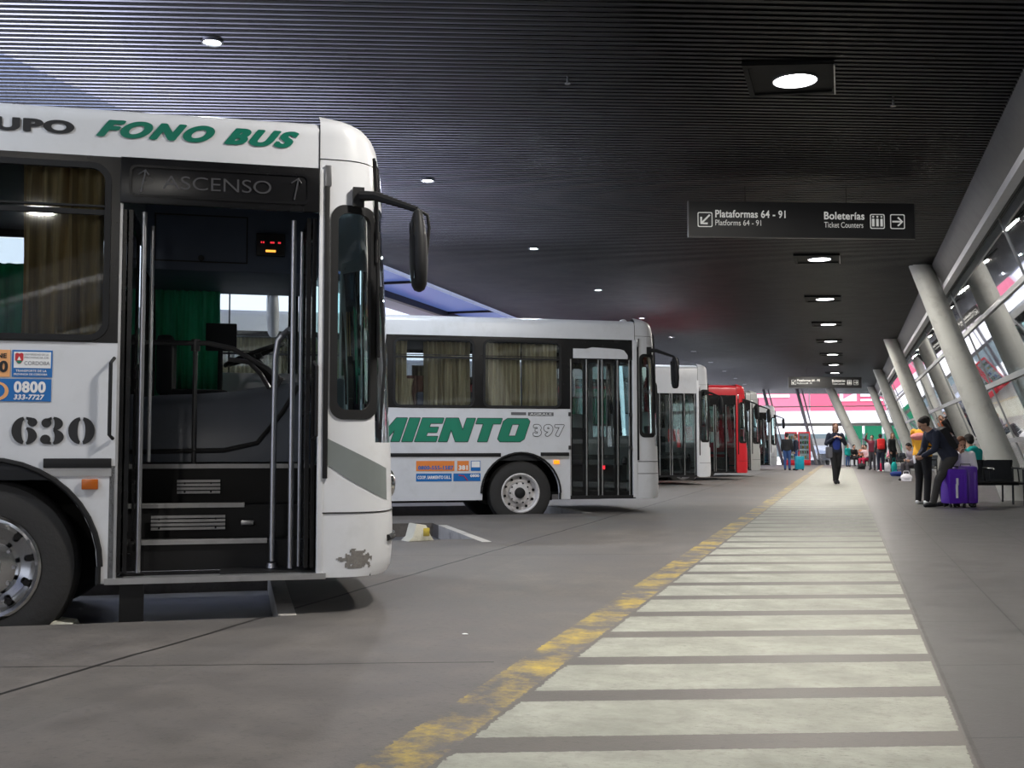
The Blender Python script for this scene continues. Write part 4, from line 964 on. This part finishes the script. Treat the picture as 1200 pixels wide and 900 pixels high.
def person(label, x, y, face, J, top, legs, hair, H=1.7, vox=.016, long=False, shoes=None, sleeve=1., hood=None, skin=SKIN, group=None, z=0, arms=True, hatm=None):
    k = H/1.73
    rz = math.atan2(-face[0], face[1])
    e = empty('person', (x, y, z), rz, (label, 'person'))
    J = {a: (tuple(q*k for q in p) if a != 'look' else p) for a, p in J.items()}
    b = MB(); torso(b, J, 0)
    b.cap(J['neck'], V(J['head'])+V((0, -.012, -.03)), .056*k, .054*k)
    for s, sg in (('R', 1), ('L', -1)):
        b.cap(V(J['sh'+s])-V((0, 0, .01)), J['el'+s], .052*k, .042*k); b.cap(J['el'+s], J['wr'+s], .041*k, .027*k); b.ell(J['sh'+s], (.058*k,)*3)
        b.cap(J['hi'+s], J['kn'+s], .086*k, .058*k, 14); b.cap(J['kn'+s], J['an'+s], .056*k, .038*k, 14); b.cap(V(J['an'+s])-V((0, 0, .02)), J['to'+s], .036*k, .028*k)
        hand(b, J['wr'+s], J['hd'+s], sg, .6, k)
    P, R = head(b, J['head'], J['look'], k)
    body = baked(b, 'body', skin, e, min(vox, .0095) if vox < .02 else vox*.8, 1)
    # hair
    b = MB(); b.ell(P(0, -.026, .048), (.086*k, .094*k, .086*k), 20, 12, R)
    if long:
        b.ell(P(0, -.062, -.05), (.082*k, .052*k, .12*k), 16, 10, R); b.ell(P(0, -.07, -.15), (.075*k, .045*k, .11*k), 16, 10, R)
        for s in (-1, 1): b.ell(P(s*.074, -.005, -.05), (.020*k, .045*k, .10*k), 12, 8, R)
    else: b.ell(P(0, -.055, -.005), (.078*k, .058*k, .075*k), 16, 10, R)
    baked(b, 'hair', hair, e, .012, 2)
    for s in (-1, 1):
        q = MB(); q.ell(P(s*.030, .083, .008), (.012*k, .007*k, .008*k), 10, 8, R); q.build('eye', ink, e)
    # top
    b = MB(); torso(b, J, .022*k, hi=.96)
    for s in 'RL':
        el, wr = V(J['el'+s]), V(J['wr'+s]); b.cap(J['sh'+s], el, .070*k, .058*k, 14); b.cap(el, el.lerp(wr, .93*sleeve), .057*k, .043*k, 14)
    if hood: b.ell(V(J['neck'])+V((0, -.07*k, 0)), (.12*k, .08*k, .07*k))
    baked(b, 'jacket', top, e, vox, 2)
    # trousers
    b = MB()
    pel = V(J['pel']); b.ell(pel+V((0, 0, -.02*k)), (.172*k, .13*k, .12*k), 18, 12)
    for s in 'RL': b.cap(J['hi'+s], J['kn'+s], .105*k, .073*k, 14); b.cap(J['kn'+s], V(J['an'+s])+V((0, 0, .0)), .071*k, .058*k, 14)
    baked(b, 'trousers', legs, e, vox, 2)
    for s in 'RL':
        a, t = V(J['an'+s]), V(J['to'+s]); d = (t-a); d.z = 0; d.normalize(); zz = min(a.z-.06*k, t.z)
        b = MB(); b.cap(a-d*.035*k+V((0, 0, -.045*k)), V((t.x, t.y, a.z-.055*k if t.z > .1 else .035*k)), .042*k, .036*k, 12); b.cap(a, a-V((0, 0, .03)), .045*k, .045*k); b.cap(a-V((0, 0, .015)), J['to'+s], .047*k, .039*k)
        baked(b, 'shoe', shoes or ink, e, .012, 1)
    return e
def dirv(a):   # a = 0: towards the camera side of the hall, 90: image right, 180: away, 270: image left
    t = math.radians(a); c, s = math.cos(math.atan(.3)), math.sin(math.atan(.3))
    tx, ty = s, -c; rx, ry = c, s
    return (tx*math.cos(t)+rx*math.sin(t), ty*math.cos(t)+ry*math.sin(t))
def cloth(name, col, v=.15): return mat(name, col, .85, var=v, bump=.2)
navy = cloth('navy_cloth', (.012, .016, .035)); blk = cloth('black_cloth', (.010, .010, .012)); yel = cloth('yellow_jacket', (.75, .36, .02)); wht = cloth('white_cloth', (.80, .78, .84))
blue_c = cloth('royal_blue_cloth', (.012, .03, .20)); jean = cloth('denim', (.03, .07, .20)); teal = cloth('teal_cloth', (.0, .30, .28)); redc = cloth('red_cloth', (.65, .02, .02)); maroon = cloth('maroon_cloth', (.16, .02, .04))
pinkc = cloth('pale_pink_cloth', (.55, .38, .40)); crim = cloth('crimson_cloth', (.45, .01, .06)); greyc = cloth('dark_grey_cloth', (.05, .045, .055)); orange_c = cloth('orange_cloth', (.40, .13, .06))
mag = cloth('magenta_cloth', (.7, .02, .22)); purple = mat('purple_shell', (.10, .02, .42), .35, var=.08); skyb = cloth('light_green_cloth', (.45, .55, .05))
bh = cloth('black_hair', (.012, .009, .008)); br = cloth('brown_hair', (.10, .04, .02)); wsh = mat('white_shoe', (.7, .7, .7), .5)
# walker
W1 = pose(look=(0.1, 1, -.1), wrR=(.11, .22, 1.30), elR=(.27, .03, 1.14), hdR=(.04, .27, 1.36), elL=(-.27, .03, 1.14), wrL=(-.11, .22, 1.29), hdL=(-.04, .27, 1.34),
    knR=(.08, .12, .50), anR=(.07, .16, .10), toR=(.09, .30, .06), knL=(-.08, .0, .50), anL=(-.07, -.20, .13), toL=(-.09, -.06, .035))
person('person in a dark cardigan and blue top walking towards us along the crossing', -.27, 33.2, dirv(0), W1, navy, blk, br, 1.74, .012, long=True)
b = MB(); bb = []
e = empty('shoulder_bag', (-.27, 33.2, 0), math.atan2(-dirv(0)[0], dirv(0)[1]), ('grey shoulder bag hanging at the hip of the walking person', 'bag'))
b.box(.12, .26, -.15, .15, .74, 1.06); b.build('bag_body', cloth('grey_bag', (.12, .12, .14)), e, bevel=.05); b = MB(); b.tube([(.21, -.10, 1.04), (.17, -.02, 1.47), (.21, .10, 1.04)], .012, 6); b.build('strap', ink, e)
bpy.context.view_layer.update()
b = MB(); b.ell((0, .115, 1.16), (.115, .04, .24), 16, 10); o = b.build('blue_top', blue_c, [q for q in C.objects if q.name == 'person'][0])
# the two standing by the suitcases
YL = pose(look=(0, .8, -.6), head=(0, .10, 1.57), neck=(0, .05, 1.44), chest=(0, .03, 1.27), wrR=(.12, .30, 1.12), hdR=(.08, .37, 1.14), elR=(.24, .10, 1.13), elL=(-.24, .10, 1.13), wrL=(-.12, .30, 1.12), hdL=(-.08, .37, 1.14))
person('person in a yellow and pink jacket and black trousers facing the man with backpack', 1.33, 21.35, dirv(120), YL, yel, blk, bh, 1.62, .012, shoes=wsh)
bpy.context.view_layer.update()
b = MB(); b.ell((0, -.03, 1.22), (.205, .155, .075), 20, 12); baked(b, 'shawl', cloth('shawl_pink', (.62, .22, .20)), [q for q in C.objects if q.name == 'person.001'][0], .014, 2)
LN = pose(pel=(0, -.12, .90), chest=(0, .10, 1.20), neck=(0, .24, 1.35), head=(0, .36, 1.46), look=(0, 1, -.7), shR=(.18, .20, 1.30), shL=(-.18, .20, 1.30),
    elR=(.22, .26, 1.02), wrR=(.08, .42, .90), hdR=(.03, .48, .86), elL=(-.22, .26, 1.02), wrL=(-.08, .42, .90), hdL=(-.03, .48, .86),
    hiR=(.09, -.12, .88), hiL=(-.09, -.12, .88), knR=(.11, .02, .48), anR=(.11, -.06, .09), toR=(.12, .09, .035), knL=(-.11, .16, .47), anL=(-.12, .26, .09), toL=(-.13, .41, .035))
person('person in a navy jacket with dark hair bending forward over clasped hands', 1.62, 20.55, dirv(275), LN, navy, cloth('charcoal_trousers', (.035, .033, .032)), bh, 1.68, .012)
def backpack(label, x, y, z, face, m, pk=1., tilt=0, accent=None):
    e = empty('backpack', (x, y, z), math.atan2(-face[0], face[1]), (label, 'backpack')); e.rotation_euler[0] = tilt
    b = MB(); b.box(-.15*pk, .15*pk, -.20*pk, -.02, 0, .44*pk); b.build('bag_body', m, e, bevel=.05*pk)
    b = MB(); b.box(-.11*pk, .11*pk, -.26*pk, -.19*pk, .04*pk, .22*pk); b.build('front_pocket', accent or m, e, bevel=.03*pk)
    for s in (-1, 1): b = MB(); b.tube([(s*.09*pk, -.03, .42*pk), (s*.11*pk, .10*pk, .40*pk), (s*.12*pk, .17*pk, .25*pk), (s*.11*pk, -.02, .05*pk)], .014*pk, 6); b.build('shoulder_strap', ink, e)
f = dirv(275); backpack('black and grey backpack on the back of the bending person', 1.62-f[0]*.06, 20.55-f[1]*.06, .92, f, blk, 1., -.55, greyc)
b = MB(); b.box(-.035, .035, -.006, .006, -.07, .07); o = b.build('phone', wht, None, bevel=.004, tags=('small white phone held in the hands of the bending person', 'phone')); o.location = (1.62+f[0]*.52, 20.55+f[1]*.52, .82); o.rotation_euler = (0, .3, math.atan2(-f[0], f[1]))
# bench, seated woman, suitcases
def bench(x, y, face, n, label, w=.52, group=None):
    e = empty('waiting_bench', (x, y, 0), math.atan2(-face[0], face[1]), (label, 'bench', group))
    dk = mat('bench_metal', (.02, .022, .024), .35, .6)
    b = MB(); b.box(-n*w/2, n*w/2, -.06, .0, .36, .42); b.build('beam', dk, e, bevel=.006)
    for k in range(n):
        x0 = -n*w/2+k*w+.02
        def fn(u, v):
            P2 = [(.24, .43), (.10, .415), (-.16, .43), (-.22, .47), (-.27, .62), (-.31, .80)]
            return V((x0+u*(w-.04), P2[v][0], P2[v][1]))
        b = MB(); b.grid(fn, [0, .5, 1], list(range(6))); b.grid(lambda u, v: fn(u, v)+V((0, -.012, -.014)), [0, .5, 1], list(range(6))); b.build('seat', dk, e)
    for k in range(n+1):
        x0 = -n*w/2+k*w; b = MB(); b.tube([(x0, -.24, .44), (x0, -.26, .66), (x0, .16, .66), (x0, .20, .63)], .018, 8); b.tube([(x0, .0, .42), (x0, -.05, .66)], .012, 6); b.build('armrest', dk, e)
    for s in (-1, 1):
        b = MB(); b.tube([(s*(n*w/2), .18, .01), (s*(n*w/2), .16, .66)], .018, 8); b.tube([(s*(n*w/2), -.26, .01), (s*(n*w/2), -.26, .66)], .018, 8); b.tube([(s*(n*w/2), -.26, .39), (s*(n*w/2), .17, .39)], .016, 8); b.build('leg', dk, e)
    return e
bench(2.42, 21.15, dirv(0), 2, 'dark metal two seat bench beside the nearest leaning column')
S1 = dict(SIT); S1.update(look=(-.3, .8, -.5), elR=(.22, .22, .76), wrR=(.03, .30, .98), hdR=(-.01, .29, 1.05))
person('person in a white jacket seated on the metal bench behind purple suitcases', 1.96, 21.15, dirv(-20), S1, wht, blk, br, 1.62, .012, long=True)
S2 = dict(SIT); person('person in a teal hooded jacket seated behind the white-jacketed person', 2.30, 22.3, dirv(200), S2, teal, blk, bh, 1.7, .014, hood=True)
bench(2.36, 22.3, dirv(180), 2, 'dark metal bench facing away, behind the bench by the column')
def suitcase(x, y, face, m, label, h=.66, w=.42, d=.26, tagm=None, pull=False):
    e = empty('suitcase', (x, y, 0), math.atan2(-face[0], face[1]), (label, 'suitcase'))
    b = MB(); b.box(-w/2, w/2, -d/2, d/2, .06, h); b.build('shell', m, e, bevel=.045)
    for k in range(4): b = MB(); xx = -w/2+w*(k+.5)/4; b.box(xx-.02, xx+.02, d/2-.004, d/2+.006, .14, h-.1); b.build('rib', m, e, bevel=.004)
    for sx in (-1, 1):
        for sy in (-1, 1):
            b = MB(); b.cone((sx*(w/2-.05)-.012, sy*(d/2-.05), .03), (sx*(w/2-.05)+.012, sy*(d/2-.05), .03), .03, .03, 14); b.box(sx*(w/2-.05)-.016, sx*(w/2-.05)+.016, sy*(d/2-.05)-.01, sy*(d/2-.05)+.01, .03, .08); b.build('wheel', ink, e)
    hh = h+(.30 if pull else .035)
    b = MB(); b.tube([(-.08, 0, h-.02), (-.08, 0, hh), (.08, 0, hh), (.08, 0, h-.02)], .009, 8); b.build('handle', steel if pull else ink, e)
    if tagm: b = MB(); b.box(.02, .06, d/2+.01, d/2+.018, .16, .40); b.box(.01, .05, d/2+.012, d/2+.02, .38, .50); b.build('ribbon', tagm, e)
    return e
yr = mat('yellow_ribbon', (.8, .65, .02), .5)
suitcase(1.78, 20.55, dirv(10), purple, 'bright purple suitcase with white tag, left one of the purple pair', .66, .36, .28, mat('white_tag', (.7, .7, .75), .5))
suitcase(1.99, 20.74, dirv(-15), mat('deep_purple_shell', (.07, .012, .27), .4), 'deep purple suitcase with yellow ribbon, right one of the purple pair', .70, .36, .28, yr)
# two men by the vending machines
ml = pose(look=(.2, 1, -.3)); ms = pose(look=(-.4, 1, -.2))
person('person in a dark jacket and jeans standing left of the teal suitcase', -2.62, 53.6, dirv(160), ml, blk, jean, bh, 1.74, .02)
person('person in a navy coat and jeans close beside the jeans-clad one', -2.22, 53.9, dirv(250), ms, navy, jean, br, 1.70, .02)
suitcase(-2.05, 53.2, dirv(0), mat('teal_shell', (.0, .26, .36), .4, var=.05), 'teal suitcase standing beside the pair near the vending machines', .66, .40, .25, pull=True)
# people waiting along the glazing, far off
person('child in a teal coat standing by the far columns', .12, 66., dirv(20), pose(), teal, jean, br, 1.25, .022)
bench(.72, 68.4, dirv(0), 2, 'far dark bench with two people seated, between the farthest columns')
person('person in black with short hair seated at the left of the far bench', .42, 68.4, dirv(10), SIT, blk, blk, bh, 1.66, .022)
person('person in an orange top with long brown hair seated on the far bench', .98, 68.4, dirv(-20), SIT, orange_c, greyc, br, 1.64, .022, long=True)
bench(1.05, 58.6, dirv(-40), 1, 'single dark seat under the pink-coated person')
S3 = dict(SIT); S3.update(elR=(.25, .25, .85), wrR=(.20, .45, .95), hdR=(.18, .52, .98))
person('person in a pale pink coat and crimson trousers seated, one arm raised', 1.05, 58.6, dirv(-60), S3, pinkc, crim, bh, 1.62, .02)
AR = pose(elR=(.30, .1, 1.50), wrR=(.22, .2, 1.72), hdR=(.20, .22, 1.80))
person('person in a maroon top lifting a pale bag behind the red-jacketed one', 1.22, 55.5, dirv(-30), AR, maroon, greyc, bh, 1.66, .02)
person('person in dark clothes with a red backpack, seen from behind', 1.47, 51.2, dirv(170), pose(), greyc, navy, bh, 1.66, .02, shoes=wsh)
f = dirv(170); backpack('bright red backpack worn by the person in dark clothes', 1.47-f[0]*.10, 51.2-f[1]*.10, .98, f, redc, 1.05)
person('person in a black coat with long dark hair standing right of the red backpack', 2.0, 52.2, dirv(40), pose(look=(.6, 1, 0)), blk, blk, br, 1.72, .02, long=True)
bench(2.28, 56.9, dirv(-60), 2, 'dark bench by the glazing behind the white carrier bags')
person('person in a pink and white top seated on the bench by the glazing', 2.2, 56.7, dirv(-60), SIT, cloth('rose_cloth', (.6, .25, .32)), greyc, bh, 1.6, .02)
bench(2.25, 37.6, dirv(-75), 2, 'dark bench beside the second nearest column')
S4 = dict(SIT); S4.update(chest=(0, .12, .80), neck=(0, .22, .95), head=(0, .30, 1.08), shR=(.18, .20, .90), shL=(-.18, .20, .90), look=(0, 1, -.8))
person('person in grey trousers and pale top hunched forward on a bench', 2.17, 37.45, dirv(-75), S4, cloth('mauve_grey_cloth', (.25, .22, .26)), greyc, bh, 1.7, .016)
# loose bags on the floor
def softbag(x, y, m, label, w=.3, d=.2, h=.3, name='bag'):
    e = empty(name, (x, y, 0), 0, (label, 'bag'))
    b = MB(); b.ell((0, 0, h*.45), (w/2, d/2, h*.45), 16, 10); b.box(-w*.42, w*.42, -d*.36, d*.36, .0, h*.55); baked(b, 'bag_body', m, e, .015, 3)
    b = MB(); b.tube([(-w*.25, 0, h*.8), (-w*.2, 0, h*1.2), (w*.2, 0, h*1.2), (w*.25, 0, h*.8)], .008, 6); b.build('handle', m, e)
softbag(1.74, 51.6, wht, 'white carrier bag on the floor left of the black-coated person', .34, .2, .46)
softbag(2.0, 50.6, teal, 'teal bag standing on the floor before the black-coated person', .26, .2, .50)
softbag(1.55, 52.6, crim, 'red bag on the floor beside the person with red backpack', .26, .2, .42)
softbag(1.82, 43.2, cloth('blue_bag_cloth', (.01, .03, .18)), 'dark blue bundle lying on the floor in front of the hunched person', .55, .35, .2)
softbag(1.80, 36.6, wht, 'white carrier bag at the feet of the hunched person', .36, .25, .26)
softbag(.75, 57.4, blk, 'black bag on the floor before the pink-coated person', .4, .3, .34)
# ---- vending machines at the far end
def vending(x, y, label, goods):
    e = empty('vending_machine', (x, y, 0), dirv(0) and 0.0, (label, 'vending machine')); rm = mat('vending_red', (.62, .015, .03), .35)
    b = MB(); b.box(-.36, .36, 0, .75, .0, 2.05); b.build('cabinet', rm, e, bevel=.01)
    mp = lambda a, c, t: V((a, -t, c))
    b = MB(); b.ring([(-.36, .1), (.36, .1), (.36, 2.05), (-.36, 2.05)], [(-.28, .32), (.28, .32), (.28, 1.95), (-.28, 1.95)], 0, .06, mp); b.build('door_frame', rm, e)
    b = MB(); b.box(-.28, .28, -.008, -.002, .32, 1.95); b.build('inside_panel', mat('vending_inside', (.6, .65, .7), .4, emit=.25), e)
    for k in range(5):
        z = .42+k*.3; b = MB(); b.box(-.28, .28, -.045, -.008, z-.02, z); sh = b.build('shelf', steel, e)
        for q in range(4): b = MB(); x0 = -.25+q*.13; b.box(x0, x0+.10, -.04, -.01, z, z+.17); b.build('snack_packet', goods[(k*3+q*2) % len(goods)], sh)
    b = MB(); b.box(-.28, .28, -.056, -.052, .32, 1.95); b.build('door_glass', dglass, e)
gd = [mat('packet_blue', (.02, .08, .6), .4), mat('packet_yellow', (.8, .5, .03), .4), mat('packet_brown', (.2, .08, .03), .4), mat('packet_white', (.7, .7, .7), .4), mat('packet_green', (.05, .3, .08), .4)]
vending(-3.22, 70.6, 'red framed vending machine at the left, partly behind the standing pair', gd)
vending(-2.42, 70.6, 'red framed vending machine with snack rows, right one of two', gd[1:])
# ---- chocks at the pits
cy = mat('chock_cream', (.62, .60, .50), .6, dirt=((.2, .18, .12), .8)); cyy = mat('chock_yellow', (.55, .42, .05), .6, dirt=((.1, .08, .04), .9))
def chock(p, rz, z, label):
    e = empty('wheel_chock', (p[0], p[1], z), rz, (label, 'wheel chock'))
    b = MB(); b.poly([(-.16, 0), (.16, 0), (.12, .05), (.06, .17), (-.06, .19), (-.10, .05)], [], -.10, .10, lambda a, c, t: V((a, t, c))); b.build('block', cy, e, bevel=.012)
    b = MB(); b.box(.02, .10, -.104, .104, .05, .14); b.build('hazard_face', cyy, e, bevel=.01)
chock((-4.50, 11.40), HEAD+.3, 0, 'cream and yellow wheel chock beside the empty pit between the two buses')
p_ = BP(bays[0], -1.88, .16); chock((p_.x, p_.y), HEAD, LANE, 'small yellow wheel chock wedged at the front wheel of bus 630')
# ---- what lies beyond the far opening
pk = mat('billboard_pink', (.52, .13, .20), .5, var=.1); pw = mat('panel_white', (.8, .8, .82), .5, var=.03)
e = empty('building', (-9, 100, 0), 0, ('white building with a long pink advertising band, beyond the far opening', 'building'))
b = MB(); b.box(-30, 30, 0, 6, LANE, 7.5); b.build('wall', pw, e)
b = MB(); b.box(-4.5, 6.0, -.25, 0, 4.3, 7.6); bb1 = b.build('advertising_band', pk, e); bb1['label'] = 'pink band left of the strut'
b = MB(); b.box(6.15, 16, -.25, 0, 4.3, 7.6); bb2 = b.build('advertising_band', mat('billboard_rose', (.52, .08, .14), .5), e)
b = MB(); b.ell((-1.5, -.26, 5.7), (1.6, .05, .55)); b.build('blue_mark', mat('ad_blue', (.08, .12, .45), .5), bb1)
b = MB(); b.ell((.3, -.30, 5.7), (.42, .05, .45)); b.box(1.4, 4.4, -.30, -.25, 5.5, 5.75); b.box(-1, 1, -.30, -.25, 4.8, 4.95); b.build('white_mark', pw, bb1)
b = MB(); b.box(8.6, 10.0, -.30, -.25, 5.1, 6.4); b.build('logo_field', pw, bb2)
b = MB(); b.poly([(8.9, 5.3), (9.75, 5.75), (8.9, 6.2)], [], .30, .34, lambda a, c, t: V((a, -t, c))); b.build('triangle_mark', pk, bb2)
b = MB(); b.box(10.3, 13.8, -.30, -.25, 5.5, 6.0); b.box(10.3, 12.6, -.30, -.25, 5.1, 5.25); b.build('white_mark', pw, bb2)
for k in range(9):
    b = MB(); x0 = -12+k*3; b.box(x0, x0+2.2, -.06, .01, .3, 2.3); f_ = b.build('shop_window', mat('shop_dark', (.10, .13, .14), .2), e)
gm = mat('hoarding_green', (.0, .13, .06), .5, var=.1)
b = MB(); b.box(-3., 9., 84.1, 84.3, LANE, 1.75); tag(b.build('low_wall', mat('low_wall_grey', (.2, .2, .2), .7)), 'low grey wall under the green hoarding outside the far opening', 'wall')
for k, x0 in enumerate((.0, 1.35, 2.7)):
    b = MB(); b.box(x0, x0+1.2, 84, 84.09, 1.70, 2.8); b.box(x0+.02, x0+.08, 84, 84.08, LANE, 1.7); b.box(x0+1.1, x0+1.16, 84, 84.08, LANE, 1.7); o = b.build('hoarding_panel', gm); tag(o, ['left', 'middle', 'right'][k]+'most of three green hoarding panels outside the far opening', 'hoarding')
# grey car
cr = empty('car', (-1.6, 82., LANE), math.radians(-75), ('silver grey car parked outside, behind the walking person', 'car')); sv = mat('car_silver', (.35, .36, .38), .25, .6)
b = MB(); pr = [(-2.1, .35), (-2.05, .75), (-1.3, .92), (-.7, 1.38), (.7, 1.42), (1.45, .98), (2.05, .85), (2.12, .40)]
b.poly(pr, [], -.85, .85, lambda a, c, t: V((a, t*(1-.12*max(0, c-.9)), c))); b.build('car_body', sv, cr, bevel=.06)
for sg in (-1, 1):
    b = MB(); b.poly([(-1.1, .97), (-.65, 1.32), (.6, 1.35), (1.2, 1.0)], [], .83, .85, lambda a, c, t: V((a, sg*t*(1-.1*max(0, c-.9)), c))); b.build('side_window', black, cr)
    for x in (-1.3, 1.3): b = MB(); b.lathe([(.001, 0), (.2, 0), (.32, .02), (.33, .18), (.001, .2)], (x, sg*.72-.1, .33), 'y', 24); b.build('wheel', tyre_m, cr)
b = MB(); b.box(-1.42, -1.02, -.62, .62, 1.0, 1.12, M=None); b.build('rear_window', black, cr)
# small fittings on the ceiling
for x, y, l in ((-2.6, 10.6, 'small metal sprinkler head in the ceiling left of the nearest round lamp'), (.55, 12.3, 'small metal sprinkler head in the ceiling right of the nearest round lamp')):
    b = MB(); b.cone((x, y, CE+.05), (x, y, CE-.05), .012, .012, 8); b.cone((x, y, CE-.05), (x, y, CE-.058), .03, .03, 12); tag(b.build('sprinkler', steel), l, 'sprinkler')
b = MB(); b.ell((-1.98, 5.72, .004), (.018, .012, .004), 8, 6); tag(b.build('paper_scrap', paper), 'tiny white scrap of litter on the concrete left of the yellow line', 'litter')
